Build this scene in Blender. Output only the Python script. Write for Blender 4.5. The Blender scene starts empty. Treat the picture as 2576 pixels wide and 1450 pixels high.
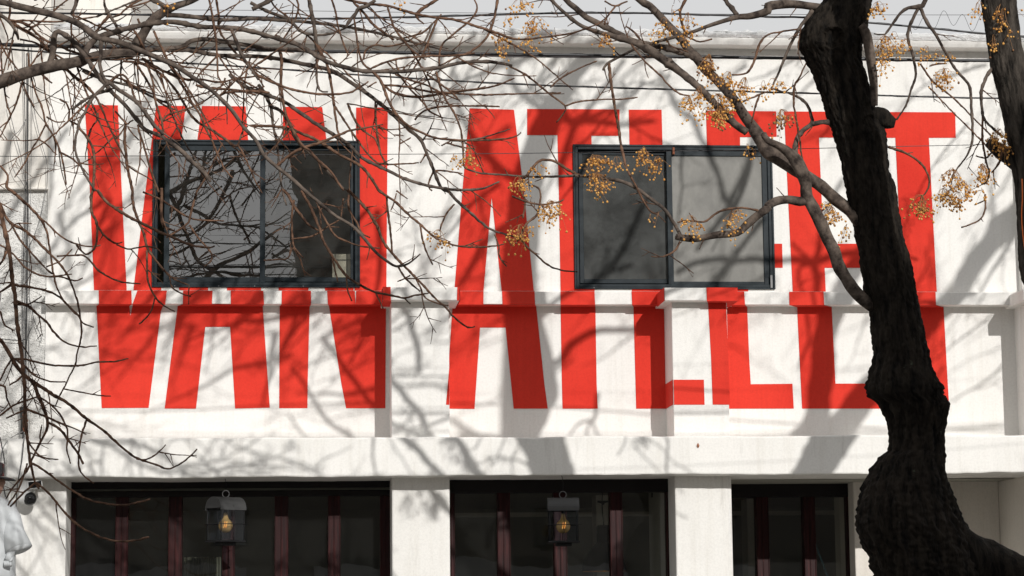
import bpy, bmesh, math, random
from mathutils import Vector, Matrix, noise
random.seed(7)
S = bpy.context.scene
COL = S.collection
# ------------------------------------------------------------------ camera
F, YH0 = 6000.0, 724.5
CAM = Vector((0.0, -18.5, 1.6))
PITCH, YAW, ROLL = math.radians(7.87), math.radians(5.14), math.radians(-0.59)
fw = Vector((math.sin(YAW)*math.cos(PITCH), math.cos(YAW)*math.cos(PITCH), math.sin(PITCH)))
rt0 = Vector((math.cos(YAW), -math.sin(YAW), 0)); up0 = rt0.cross(fw)
RT = rt0*math.cos(ROLL)+up0*math.sin(ROLL); UP = -rt0*math.sin(ROLL)+up0*math.cos(ROLL)
cd = bpy.data.cameras.new('camera'); cam = bpy.data.objects.new('camera', cd); COL.objects.link(cam)
cd.sensor_fit = 'HORIZONTAL'; cd.sensor_width = 36; cd.lens = F/2576*36; cd.clip_end = 500; cd.clip_start = .5
m3 = Matrix((RT, UP, -fw)).transposed()
cam.matrix_world = Matrix.Translation(CAM) @ m3.to_4x4()
S.camera = cam
# ------------------------------------------------------------------ light
TX, TZ = .31, .45                     # shadow run per metre of depth: left, down
w = bpy.data.worlds.new('World'); S.world = w; w.use_nodes = True
nt = w.node_tree; nt.nodes.clear()
sky = nt.nodes.new('ShaderNodeTexSky'); sky.sky_type = 'NISHITA'; sky.sun_disc = False
sky.sun_elevation = math.atan(TZ/math.hypot(1, TX)); sky.sun_rotation = math.pi - math.atan(TX)
sky.dust_density = 6.0; sky.air_density = 1.0; sky.ozone_density = 1.0
hs = nt.nodes.new('ShaderNodeHueSaturation'); hs.inputs['Saturation'].default_value = .35
bg = nt.nodes.new('ShaderNodeBackground'); bg.inputs['Strength'].default_value = .076
wo = nt.nodes.new('ShaderNodeOutputWorld')
nt.links.new(sky.outputs[0], hs.inputs['Color']); gm = nt.nodes.new('ShaderNodeGamma'); gm.inputs['Gamma'].default_value = .06      # thin bright haze evens the sky out
vm = nt.nodes.new('ShaderNodeVectorMath'); vm.operation = 'SCALE'; vm.inputs['Scale'].default_value = 8.4
nt.links.new(hs.outputs[0], gm.inputs['Color']); nt.links.new(gm.outputs[0], vm.inputs[0]); nt.links.new(vm.outputs[0], bg.inputs['Color']); nt.links.new(bg.outputs[0], wo.inputs[0])
ld = bpy.data.lights.new('sun', 'SUN'); ld.energy = 3.3; ld.angle = math.radians(.53); ld.color = (1, .975, .94)
sun = bpy.data.objects.new('sun', ld); COL.objects.link(sun)
sun.rotation_euler = Vector((-TX, 1, -TZ)).to_track_quat('-Z', 'Y').to_euler()
S.view_settings.view_transform = 'Standard'; S.view_settings.look = 'None'
S.view_settings.exposure = 0; S.view_settings.gamma = 1; S.view_settings.use_curve_mapping = False
# ------------------------------------------------------------------ pixel rays (photo at 2576 x 1450)
def ray(px, py):
    return RT*(px-1288)+UP*(YH0-py)+fw*F
def at(px, py, Y):
    d = ray(px, py); return CAM+d*((Y-CAM.y)/d.y)
def zat(px, py, Y): return at(px, py, Y).z
def xz(px, Z, Y):                      # world x of the point on depth Y, height Z that lies in column px
    lo, hi = -20, 20
    for _ in range(40):
        m = (lo+hi)/2; v = Vector((m, Y, Z))-CAM
        if 1288+F*v.dot(RT)/v.dot(fw) < px: lo = m
        else: hi = m
    return (lo+hi)/2
def pxm(P):                            # pixels per metre at P
    return F/(P-CAM).dot(fw)
# ------------------------------------------------------------------ materials
def mat(name, col, rough=.8, metal=0, spec=.5):
    m = bpy.data.materials.new(name); m.use_nodes = True
    b = m.node_tree.nodes['Principled BSDF']
    b.inputs['Base Color'].default_value = (*col, 1); b.inputs['Roughness'].default_value = rough
    b.inputs['Metallic'].default_value = metal; b.inputs['Specular IOR Level'].default_value = spec
    return m
def nodes(m): return m.node_tree.nodes, m.node_tree.links, m.node_tree.nodes['Principled BSDF']
def tex(m, scale, detail=4, stretch=None, kind='noise', rough=.5):
    N, L, b = nodes(m)
    tc = N.new('ShaderNodeTexCoord'); mp = N.new('ShaderNodeMapping')
    if stretch: mp.inputs['Scale'].default_value = stretch
    L.new(tc.outputs['Object'], mp.inputs[0])
    if kind == 'noise':
        t = N.new('ShaderNodeTexNoise'); t.inputs['Detail'].default_value = detail; t.inputs['Roughness'].default_value = rough
    else:
        t = N.new('ShaderNodeTexVoronoi')
    t.inputs['Scale'].default_value = scale
    L.new(mp.outputs[0], t.inputs['Vector'])
    return t.outputs[0]
def ramp(m, src, stops):
    N, L, b = nodes(m); r = N.new('ShaderNodeValToRGB')
    e = r.color_ramp.elements
    while len(e) < len(stops): e.new(.5)
    for i, (p, c) in enumerate(stops):
        e[i].position = p; e[i].color = (*c, 1) if len(c) == 3 else c
    L.new(src, r.inputs[0]); return r.outputs[0]
def bump(m, srcs):
    N, L, b = nodes(m); prev = None
    for s, st, d in srcs:
        n = N.new('ShaderNodeBump'); n.inputs['Strength'].default_value = st; n.inputs['Distance'].default_value = d
        L.new(s, n.inputs['Height'])
        if prev: L.new(prev, n.inputs['Normal'])
        prev = n.outputs[0]
    L.new(prev, b.inputs['Normal'])
def mixc(m, a, bcol, fac):
    N, L, b = nodes(m); x = N.new('ShaderNodeMix'); x.data_type = 'RGBA'
    for s, v in ((x.inputs[6], a), (x.inputs[7], bcol)):
        if isinstance(v, tuple): s.default_value = (*v, 1)
        else: L.new(v, s)
    if isinstance(fac, float): x.inputs[0].default_value = fac
    else: L.new(fac, x.inputs[0])
    return x.outputs[2]
def stucco(name, c1, c2, fine=.35, coarse=.5, big=.012, dirt=None):
    m = mat(name, c1, .85, spec=.25); N, L, b = nodes(m)
    c = ramp(m, tex(m, 1.7, 5), [(.35, c1), (.68, c2)])
    g = ramp(m, tex(m, 60, 3), [(.3, (.93,)*3), (.6, (1,)*3)])
    N2 = N.new('ShaderNodeMix'); N2.data_type = 'RGBA'; N2.blend_type = 'MULTIPLY'; N2.inputs[0].default_value = 1
    L.new(c, N2.inputs[6]); L.new(g, N2.inputs[7]); out = N2.outputs[2]
    if dirt:
        d = ramp(m, tex(m, 2.2, 9, (3, 3, .5), rough=.75), [(.56, (0, 0, 0)), (.8, (1, 1, 1))])
        out = mixc(m, out, dirt, d)
    stk = ramp(m, tex(m, 3.5, 6, (4, 4, .22), rough=.7), [(.50, (1, 1, 1)), (.78, (.90, .89, .87))])
    N3 = N.new('ShaderNodeMix'); N3.data_type = 'RGBA'; N3.blend_type = 'MULTIPLY'; N3.inputs[0].default_value = 1
    L.new(out, N3.inputs[6]); L.new(stk, N3.inputs[7]); out = N3.outputs[2]
    L.new(out, b.inputs['Base Color'])
    bump(m, [(tex(m, 1.3, 3), coarse, big), (tex(m, 140, 3), fine, .004)])
    return m
M = {}
M['white'] = stucco('white_painted_stucco', (.80, .785, .75), (.76, .745, .715), .3, .5, .02)
M['white2'] = stucco('white_painted_beam', (.80, .785, .75), (.75, .735, .70), .25, .6, .03, (.52, .50, .47))
M['red'] = stucco('red_wall_paint', (.69, .042, .024), (.60, .030, .017), .3, .5, .02)
M['rough'] = stucco('rough_grey_stucco', (.80, .79, .76), (.68, .67, .64), 1.0, .6, .02, (.34, .33, .31))
bump(M['rough'], [(tex(M['rough'], 1.3, 3), .5, .02), (tex(M['rough'], 45, 4), 1.0, .02), (tex(M['rough'], 120, 2, kind='v'), .6, .01)])
M['cream'] = stucco('cream_wall', (.74, .71, .66), (.68, .65, .60), .3, .5, .02, (.5, .46, .4))
M['porch'] = stucco('grey_porch_stucco', (.76, .72, .66), (.70, .66, .60), .3, .5, .02)
m = M['flash'] = mat('silver_roof_membrane', (.72, .72, .72), .45, .25); N, L, b = nodes(m)
L.new(ramp(m, tex(m, 6, 8, (1, 1, 5), rough=.8), [(.4, (.92, .92, .92)), (.56, (.84, .84, .83)), (.64, (.30, .30, .30)), (.7, (.78, .78, .78))]), b.inputs['Base Color'])
bump(m, [(tex(m, 14, 6, (1, 1, 2), rough=.8), 1.0, .03)])
m = M['frame'] = mat('slate_blue_aluminium', (.008, .013, .017), .5, .0, .2); N, L, b = nodes(m)
L.new(ramp(m, tex(m, 9, 8, (1, 1, 1), rough=.8), [(.45, (.007, .0125, .0165)), (.66, (.018, .027, .032)), (.8, (.13, .13, .12))]), b.inputs['Base Color'])
M['track'] = mat('dark_track', (.02, .02, .018), .7)
m = M['maroon'] = mat('maroon_varnished_wood', (.10, .016, .014), .42, 0, .22); N, L, b = nodes(m)
L.new(ramp(m, tex(m, 8, 5, (6, 6, .5)), [(.3, (.010, .0018, .0018)), (.55, (.026, .004, .004)), (.75, (.060, .010, .010))]), b.inputs['Base Color'])
M['headframe'] = mat('shaded_maroon_wood', (.012, .010, .010), .5, 0, .2)  # maroon head frame coloured black: the shade under the beam is painted in
M['roofmetal'] = mat('sunlit_black_tin', (.055, .055, .055), .55, 0, .3)  # black lantern roofs coloured paler: sunlight on top is put into the tone
M['black'] = mat('black_metal', (.012, .012, .013), .55, 0, .25)
M['cable'] = mat('black_cable', (.015, .015, .017), .4)
M['greycable'] = mat('grey_cable', (.16, .16, .16), .5)
M['orange'] = mat('orange_plastic', (.85, .17, .01), .45)
M['room'] = mat('dark_room', (.36, .35, .30), .9)
M['paper'] = mat('pale_panel', (.78, .75, .66), .8)
M['plastic'] = mat('white_plastic', (.78, .78, .77), .35)
M['glossblack'] = mat('gloss_black', (.01, .01, .011), .12)
M['curtain'] = mat('olive_grey_curtain', (.10, .10, .08), .9)
M['bluepole'] = mat('pale_blue_pole', (.10, .22, .30), .4)
M['cloth'] = mat('pale_grey_cast', (.50, .52, .53), .75); bump(M['cloth'], [(tex(M['cloth'], 3, 2, (4, 4, .3)), .35, .015)])
M['skin'] = mat('painted_skin', (.38, .22, .16), .6)
M['leaf'] = mat('dry_leaf', (.30, .12, .06), .7)
M['rust'] = mat('rusty_iron', (.22, .07, .03), .8)
def glass(name, refl, dust, dustcol=(.3, .3, .28), rough=0.0, tint=(1, 1, 1), dfloor=0.0, dscale=7):
    m = bpy.data.materials.new(name); m.use_nodes = True; N = m.node_tree.nodes; L = m.node_tree.links; N.clear()
    o = N.new('ShaderNodeOutputMaterial'); tr = N.new('ShaderNodeBsdfTransparent'); gl = N.new('ShaderNodeBsdfGlossy'); df = N.new('ShaderNodeBsdfDiffuse')
    tr.inputs[0].default_value = (*tint, 1); gl.inputs['Roughness'].default_value = rough; gl.inputs[0].default_value = (1, 1, 1, 1); df.inputs[0].default_value = (*dustcol, 1)
    a = N.new('ShaderNodeMixShader'); a.inputs[0].default_value = refl; c = N.new('ShaderNodeMixShader')
    tc = N.new('ShaderNodeTexCoord'); t = N.new('ShaderNodeTexNoise'); t.inputs['Scale'].default_value = dscale; t.inputs['Detail'].default_value = 8; t.inputs['Roughness'].default_value = .7
    L.new(tc.outputs['Object'], t.inputs['Vector'])
    mr = N.new('ShaderNodeMapRange'); mr.inputs[1].default_value = .35; mr.inputs[2].default_value = .75; mr.inputs[3].default_value = dfloor; mr.inputs[4].default_value = dust
    L.new(t.outputs[0], mr.inputs[0])
    bp = N.new('ShaderNodeBump'); bp.inputs['Strength'].default_value = .12; bp.inputs['Distance'].default_value = .01
    t2 = N.new('ShaderNodeTexNoise'); t2.inputs['Scale'].default_value = 2.2; t2.inputs['Detail'].default_value = 1; L.new(tc.outputs['Object'], t2.inputs['Vector']); L.new(t2.outputs[0], bp.inputs['Height']); L.new(bp.outputs[0], gl.inputs['Normal'])
    L.new(tr.outputs[0], a.inputs[1]); L.new(gl.outputs[0], a.inputs[2]); L.new(a.outputs[0], c.inputs[1]); L.new(df.outputs[0], c.inputs[2]); L.new(mr.outputs[0], c.inputs[0])
    L.new(c.outputs[0], o.inputs[0]); return m
M['glass1'] = glass('window_glass', .23, .05, tint=(.5, .52, .5))
M['glass1b'] = glass('window_glass_dusty', .17, .12, tint=(.75, .75, .7), dfloor=.02, dscale=3)
M['glass2'] = glass('dusty_dark_glass', .07, .30, (.30, .31, .30), .1, (.3, .3, .3), .11, 3)
M['glass3'] = glass('shop_glass', .10, .035, tint=(.85, .87, .82), dfloor=.015, dscale=2)
M['lglass'] = glass('lantern_glass', .025, .012, tint=(.72, .76, .8))
m = M['shade'] = mat('grey_frosted_pane', (.30, .295, .275), .55, 0, .3); N, L, b = nodes(m)
L.new(ramp(m, tex(m, 5, 8, (1, 1, .6), rough=.7), [(.3, (.13, .127, .117)), (.6, (.205, .20, .183)), (.8, (.32, .31, .285))]), b.inputs['Base Color'])
def bark(name, dark, light, sc, st, d=.01, patch=None):
    m = mat(name, light, .9, spec=.15); N, L, b = nodes(m)
    s = tex(m, sc, 6, st, rough=.65)
    c = ramp(m, s, [(.36, dark), (.62, light)])
    if patch:
        p = ramp(m, tex(m, 9, 6, rough=.7), [(.66, (0, 0, 0)), (.72, (1, 1, 1))])
        c = mixc(m, c, patch, p)
    L.new(c, b.inputs['Base Color']); bump(m, [(s, .9, d)]); return m
M['trunk'] = bark('dark_fissured_bark', (.0025, .0021, .0018), (.026, .0205, .0155), 11, (2.2, 2.2, .5), .03, (.075, .085, .06))
M['trunk2'] = bark('brown_fissured_bark', (.007, .006, .005), (.075, .063, .052), 11, (2.2, 2.2, .5), .03, (.13, .14, .11))
M['limb'] = bark('grey_brown_bark', (.028, .021, .018), (.150, .118, .096), 14, (1, 1, 1), .008)
M['twig'] = bark('reddish_twig_bark', (.040, .022, .015), (.185, .105, .068), 22, (1, 1, 1), .003)
m = M['berry'] = mat('golden_berry', (.62, .36, .13), .5, 0, .35); N, L, b = nodes(m)
L.new(ramp(m, tex(m, 9, 3), [(.28, (.24, .09, .02)), (.44, (.58, .27, .055)), (.74, (.78, .45, .13))]), b.inputs['Base Color'])
M['berrydark'] = mat('brown_berry', (.20, .09, .035), .55)
M['stalk'] = mat('orange_stalk', (.30, .15, .06), .7)
M['asphalt'] = mat('asphalt', (.05, .05, .05), .95)
M['tiles'] = stucco('pavement_concrete', (.56, .53, .48), (.46, .43, .39))
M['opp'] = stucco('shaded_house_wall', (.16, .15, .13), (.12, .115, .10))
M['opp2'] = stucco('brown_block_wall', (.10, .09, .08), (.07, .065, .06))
M['tin'] = mat('corrugated_tin', (.24, .24, .24), .6, 0)
M['foliage'] = mat('dark_leaves', (.03, .04, .018), .7)
m = M['glow'] = mat('amber_bulb', (.60, .36, .13), .10)
b = nodes(m)[2]; b.inputs['Emission Color'].default_value = (1, .55, .16, 1); b.inputs['Emission Strength'].default_value = .0
m = M['fil'] = mat('lit_filament', (1, .5, .1), .5); b = nodes(m)[2]; b.inputs['Emission Color'].default_value = (1, .5, .12, 1); b.inputs['Emission Strength'].default_value = 1.3
m = M['shadein'] = mat('amber_lamp_lining', (.85, .5, .22), .6); b = nodes(m)[2]
# ------------------------------------------------------------------ object helpers
def tag(o, label=None, cat=None, group=None, kind=None):
    if label: o['label'] = label
    if cat: o['category'] = cat
    if group: o['group'] = group
    if kind: o['kind'] = kind
    return o
def empty(name, loc=(0, 0, 0)):
    o = bpy.data.objects.new(name, None); COL.objects.link(o); o.location = loc; o.empty_display_size = .1; return o
class MB:
    def __init__(s): s.v = []; s.f = []; s.mi = []; s.k = 0
    def face(s, pts):
        n = len(s.v); s.v += [tuple(p) for p in pts]; s.f.append(tuple(range(n, n+len(pts)))); s.mi.append(s.k); return s
    def box(s, x0, x1, y0, y1, z0, z1):
        n = len(s.v); s.v += [(x, y, z) for x in (x0, x1) for y in (y0, y1) for z in (z0, z1)]
        for q in ((0, 1, 3, 2), (4, 6, 7, 5), (0, 4, 5, 1), (2, 3, 7, 6), (0, 2, 6, 4), (1, 5, 7, 3)):
            s.f.append(tuple(n+i for i in q)); s.mi.append(s.k)
        return s
    def obox(s, mt, sx, sy, sz):
        n = len(s.v); s.v += [tuple(mt @ Vector((x*sx/2, y*sy/2, z*sz/2))) for x in (-1, 1) for y in (-1, 1) for z in (-1, 1)]
        for q in ((0, 1, 3, 2), (4, 6, 7, 5), (0, 4, 5, 1), (2, 3, 7, 6), (0, 2, 6, 4), (1, 5, 7, 3)):
            s.f.append(tuple(n+i for i in q)); s.mi.append(s.k)
        return s
    def tube(s, P, Rr, n=6, cap=True, jit=0.0):
        base = len(s.v); k = len(P); ref = Vector((0, 1, 0)); prev = None
        for i in range(k):
            t = (P[min(i+1, k-1)]-P[max(i-1, 0)])
            if t.length < 1e-9: t = Vector((0, 0, 1))
            t.normalize()
            if prev is None:
                a = t.cross(ref)
                if a.length < 1e-3: a = t.cross(Vector((1, 0, 0)))
            else: a = prev-t*prev.dot(t)
            a.normalize(); prev = a; bb = t.cross(a)
            for j in range(n):
                th = 2*math.pi*j/n; r = Rr[i]
                if jit: r *= 1+jit*noise.noise(Vector((math.cos(th)*1.5, math.sin(th)*1.5, 0))+P[i]*9)
                s.v.append(tuple(P[i]+(a*math.cos(th)+bb*math.sin(th))*r))
        for i in range(k-1):
            for j in range(n):
                q = base+i*n+j; q2 = base+i*n+(j+1) % n
                s.f.append((q, q2, q2+n, q+n)); s.mi.append(s.k)
        if cap:
            s.f.append(tuple(base+j for j in range(n))[::-1]); s.f.append(tuple(base+(k-1)*n+j for j in range(n))); s.mi += [s.k]*2
        return s
    def lathe(s, c, prof, n=20, mt=None):
        base = len(s.v)
        for r, z in prof:
            for j in range(n):
                th = 2*math.pi*j/n; p = Vector((r*math.cos(th), r*math.sin(th), z))
                if mt: p = mt @ p
                s.v.append(tuple(Vector(c)+p))
        for i in range(len(prof)-1):
            for j in range(n):
                q = base+i*n+j; q2 = base+i*n+(j+1) % n
                s.f.append((q, q2, q2+n, q+n)); s.mi.append(s.k)
        return s
    def build(s, name, mats, parent=None, smooth=False, bevel=0, seg=2):
        me = bpy.data.meshes.new(name); me.from_pydata(s.v, [], s.f)
        for q in (mats if isinstance(mats, (list, tuple)) else [mats]): me.materials.append(M[q] if isinstance(q, str) else q)
        me.polygons.foreach_set('material_index', s.mi)
        if smooth: me.polygons.foreach_set('use_smooth', [True]*len(me.polygons))
        me.update()
        o = bpy.data.objects.new(name, me); COL.objects.link(o)
        if parent:
            o.parent = parent; pl = Vector((0, 0, 0)); q = parent
            while q: pl += Vector(q.location); q = q.parent
            if pl.length > 1e-9:
                me.transform(Matrix.Translation(-pl))
        if bevel:
            b = o.modifiers.new('bevel', 'BEVEL'); b.width = bevel; b.segments = seg; b.limit_method = 'ANGLE'; b.harden_normals = False
        return o
def B(name, mt, parent, *a, bevel=0): return MB().box(*a).build(name, mt, parent, bevel=bevel)
# ------------------------------------------------------------------ setting: ground
YW, YL, YP, YCAP, YB = 0.0, -.12, -.38, -.488, -.60
def plane(name, x0, x1, y0, y1, z, mt):
    return tag(MB().face([(x0, y0, z), (x1, y0, z), (x1, y1, z), (x0, y1, z)]).build(name, mt), kind='structure')
plane('ground', -150, 150, -150, 150, -.16, 'asphalt')
plane('road', -80, 80, -14.5, -5.6, -.15, 'asphalt')
tag(MB().box(-60, 60, -5.6, 8, -.3, 0).build('pavement', 'tiles', bevel=.02), kind='structure')
tag(MB().box(-60, 60, -24, -14.5, -.3, 0).build('pavement', 'tiles', bevel=.02), kind='structure')
# ------------------------------------------------------------------ the white building
bld = tag(empty('shop_building', (1.5, 0, 0)), 'white two-storey shop building with giant red painted letters across its facade', 'building')
XR = 9.0
XL = at(115, 800, YW).x
ZLT = (zat(500, 731, YL)+zat(1400, 734, YL)+zat(2100, 734.5, YL))/3
ZLB = (zat(500, 764.5, YL)+zat(1300, 767, YL)+zat(2100, 765.5, YL))/3
ZBT = (zat(300, 1100, YB)+zat(1100, 1100, YB)+zat(2000, 1098, YB))/3
ZBB = (zat(300, 1203, YB)+zat(1100, 1198, YB)+zat(2000, 1191, YB))/3
ZC = (zat(900, 85, YB+.44)+zat(1700, 91, YB+.44)+zat(2300, 99, YB+.44))/3      # lower edge of the roof membrane
def rect(l, r, t, b, Y):
    my, mx = (t+b)/2, (l+r)/2
    return at(l, my, Y).x, at(r, my, Y).x, at(mx, b, Y).z, at(mx, t, Y).z     # x0, x1, z0, z1
W1 = rect(383.5, 905.7, 352, 722.5, -.02); W2 = rect(1443.5, 1946.5, 364.3, 727, -.02)
def holed(mb, x0, x1, z0, z1, holes, Y, depth):
    xs = sorted({x0, x1, *[h[0] for h in holes], *[h[1] for h in holes]}); zs = sorted({z0, z1, *[h[2] for h in holes], *[h[3] for h in holes]})
    for a, b in zip(xs, xs[1:]):
        for c, d in zip(zs, zs[1:]):
            if any(h[0]-1e-6 <= a and b <= h[1]+1e-6 and h[2]-1e-6 <= c and d <= h[3]+1e-6 for h in holes): continue
            mb.face([(a, Y, c), (b, Y, c), (b, Y, d), (a, Y, d)])
    for h in holes:
        a, b, c, d = h
        mb.face([(a, Y, c), (a, Y+depth, c), (a, Y+depth, d), (a, Y, d)]); mb.face([(b, Y, c), (b, Y, d), (b, Y+depth, d), (b, Y+depth, c)])
        mb.face([(a, Y, c), (b, Y, c), (b, Y+depth, c), (a, Y+depth, c)]); mb.face([(a, Y, d), (a, Y+depth, d), (b, Y+depth, d), (b, Y, d)])
sh = lambda w, e: (w[0]+e, w[1]-e, w[2]+e, w[3]-e)
mb = MB(); holed(mb, XL, XR, ZBB+.05, ZC+.02, [sh(W1, .012), sh(W2, .012)], YW, .16)
mb.face([(XL, 0, ZBB+.05), (XL, 0, ZC), (XL, 6, ZC), (XL, 6, ZBB+.05)])
mb.build('facade_wall', 'white', bld)
def rough_box(name, x0, x1, y0, y1, z0, z1, mt, parent, amp=.004, step=.06, bevel=.006, low=True):
    """long masonry box whose long edges waver like hand-floated render"""
    n = max(2, int((x1-x0)/step)); mb = MB(); o = random.random()*50
    for i in range(n+1):
        x = x0+(x1-x0)*i/n; a = lambda k: amp*noise.noise(Vector((x*1.7+o, k*7.3, 0)))+amp*.5*noise.noise(Vector((x*9+o, k*3.1, 5)))
        mb.v += [(x, y0+a(1)*.4, z0+(a(2) if low else 0)), (x, y1, z0+(a(2) if low else 0)*.3), (x, y1, z1), (x, y0+a(1)*.4, z1+a(3))]
    for i in range(n):
        q = i*4
        for j in range(4): mb.f.append((q+j, q+(j+1) % 4, q+4+(j+1) % 4, q+4+j)); mb.mi.append(0)
    mb.f += [(3, 2, 1, 0), (n*4, n*4+1, n*4+2, n*4+3)]; mb.mi += [0, 0]
    return mb.build(name, mt, parent, bevel=bevel, seg=2)
rough_box('sill_ledge', XL+.004, XR, YL, .02, ZLB, ZLT, 'white', bld, .0018, bevel=.005)
xbl = at(17, 1150, YB).x
rough_box('beam', xbl, XR, YB, .05, ZBB, ZBT, 'white2', bld, .011, .05, .012)
# pilasters above the beam, pillars below it
XP = [(at(984.5, 960, YP).x, at(1130.5, 960, YP).x), (at(1693, 960, YP).x, at(1833, 960, YP).x)]
ZCB = (zat(1060, 756.6, YCAP)+zat(1760, 755, YCAP))/2; ZCT = (zat(1060, 723.6, YCAP)+zat(1760, 722.5, YCAP))/2
CX = [(at(963, 740, YCAP).x, at(1156, 740, YCAP).x), (at(1671.5, 740, YCAP).x, at(1855.5, 740, YCAP).x)]
for (a, b), (c, d) in zip(XP, CX):
    B('pilaster', 'white', bld, a, b, YP, .03, ZBT-.03, ZCB+.02, bevel=.006)
    B('pilaster_cap', 'white', bld, c, d, YCAP, .03, ZCB, ZCT, bevel=.006)
x3 = at(2592, 900, YP).x
B('pilaster', 'white', bld, x3, x3+.5, YP, .03, ZBT-.03, ZCB+.02, bevel=.008)
B('pilaster_cap', 'white', bld, x3-.07, x3+.57, YCAP, .03, ZCB, ZCT, bevel=.012)
xs = at(2562, 500, -.075).x
B('wall_strip', 'white', bld, xs, XR, -.075, .02, ZLT-.02, zat(2562, 272, -.075), bevel=.01)
# cornice and its roofing membrane
n = 240; mb = MB(); xc = at(135, 80, -.16).x
prof = [(.05, .03), (-.15, .03), (-.152, -.004), (-.150, -.012), (-.142, -.030), (-.130, -.050), (-.124, -.055), (.01, -.057)]
for i in range(n+1):
    x = xc+(XR-xc)*i/n; a = .004*noise.noise(Vector((x*2, 0, 3)))
    for y, z in prof: mb.v.append((x, y, ZC+z+a))
k = len(prof)
for i in range(n):
    for j in range(k-1): mb.f.append((i*k+j, i*k+j+1, i*k+k+j+1, i*k+k+j)); mb.mi.append(0)
mb.f.append(tuple(range(k))); mb.mi.append(0)
mb.build('cornice', 'white', bld, smooth=False)
n = 900; mb = MB()
steps = [at(q, 90, -.17).x for q in (1507, 2118, 2290, 2440)]
for i in range(n+1):
    x = xc+(XR-xc)*i/n
    a = .007*noise.noise(Vector((x*5, 1, 3)))+.010*noise.noise(Vector((x*17, 4, 3)))+.006*noise.noise(Vector((x*1.1, 4, 9)))
    b_ = .006*noise.noise(Vector((x*23, 9, 1)))+.008*noise.noise(Vector((x*6, 9, 1)))
    tear = sum(.03*math.exp(-((x-q)/.03)**2) for q in steps)
    s = sum(1 for q in steps if x > q)*.003
    mb.v += [(x, -.156+b_*.4, ZC+.006+b_*.6-s), (x, -.168+b_, ZC+.022+a*.3), (x, -.166+b_-tear*.3, ZC+.045+a), (x, -.14+b_*2, ZC+.060+a*1.6+tear*.3), (x, .12, ZC+.066+a*1.5), (x, .5, ZC+.05)]
for i in range(n):
    for j in range(5): mb.f.append((i*6+j, i*6+j+1, i*6+6+j+1, i*6+6+j)); mb.mi.append(0)
mb.build('roof_membrane', 'flash', bld)
B('roof', 'cream', bld, XL, XR, .5, 7, ZC-.2, ZC+.03)
# ---- upper windows: part > sub-parts
def bar_rect(mb, x0, x1, z0, z1, t, y0, y1, tb=None, tt=None):
    tb = tb or t; tt = tt or t
    mb.box(x0, x0+t, y0, y1, z0, z1); mb.box(x1-t, x1, y0, y1, z0, z1)
    mb.box(x0+t, x1-t, y0+.001, y1, z0, z0+tb); mb.box(x0+t, x1-t, y0+.001, y1, z1-tt, z1)
u = 1/325
def upper_window(Wr, sashes, panes):
    mb = MB(); bar_rect(mb, *Wr, 5*u, -.022, .05); bar_rect(mb, Wr[0]+5*u, Wr[1]-5*u, Wr[2]+5*u, Wr[3]-5*u, 8*u, -.014, .06)
    fr = mb.build('window', 'frame', bld, bevel=.0025, seg=1)
    mb = MB()
    for X in (Wr[0]+.004, Wr[1]-.004):
        pass
    for (l, r, t, b, wd, y) in sashes:
        q = rect(l, r, t, b, y); mb = MB(); bar_rect(mb, q[0], q[1], q[2], q[3], wd*u, y, y+.028)
        mb2 = MB(); mb.build('sash', 'frame', fr, bevel=.002, seg=1)
    for (l, r, t, b, y, mt) in panes:
        q = rect(l, r, t, b, y); MB().face([(q[0], y, q[2]), (q[1], y, q[2]), (q[1], y, q[3]), (q[0], y, q[3])]).build('pane', mt, fr)
    # rivets
    for i in range(5):
        x = Wr[0]+(Wr[1]-Wr[0])*(i+.5)/5+random.uniform(-.05, .05)
        MB().lathe((x, -.024, random.choice((Wr[2]+.008, Wr[3]-.008))), [(0, .003), (.004, .002), (.005, 0)], 8, Matrix.Rotation(math.pi/2, 3, 'X')).build('screw', 'greycable', fr, smooth=True)
    return fr
f1 = upper_window(W1, [(413, 667, 366, 710, 13, .0), (655, 893.5, 366, 709, 12, .034)],
                  [(425, 655, 378, 698, .012, 'glass1'), (666, 882, 378, 698, .046, 'glass1b')])
f2 = upper_window(W2, [(1457, 1697, 379, 713, 11, .034), (1679, 1933, 379, 722, 14, .0)],
                  [(1467, 1688, 389, 703, .046, 'glass2'), (1692, 1921, 392, 709, .012, 'shade')])
# small latch and its strip on the right window
q = rect(1938.5, 1943.5, 692, 724, -.03); B('latch_strip', 'greycable', f2, q[0], q[1], -.03, -.021, q[2], q[3])
q = rect(1692, 1697, 371, 388, -.02); B('latch', 'rust', f2, q[0], q[1], -.026, -.004, q[2], q[3])
# pale board leaning inside the left window
q = rect(836, 882, 639, 700, .12)
bd = B('pale_board', 'paper', None, q[0], q[1]+.03, .12, .15, q[2]-.1, q[3]); tag(bd, 'pale cream board standing inside the lower right corner of the left upper window', 'board')
MB().box(q[0]+.02, q[0]+.024, .115, .12, q[2]-.1, q[3]).box(q[0]+.11, q[0]+.116, .115, .12, q[2]-.1, q[3]).box(q[0], q[1]+.03, .113, .115, q[3]-.05, q[3]-.045).build('joint_line', 'track', bd)
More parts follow.
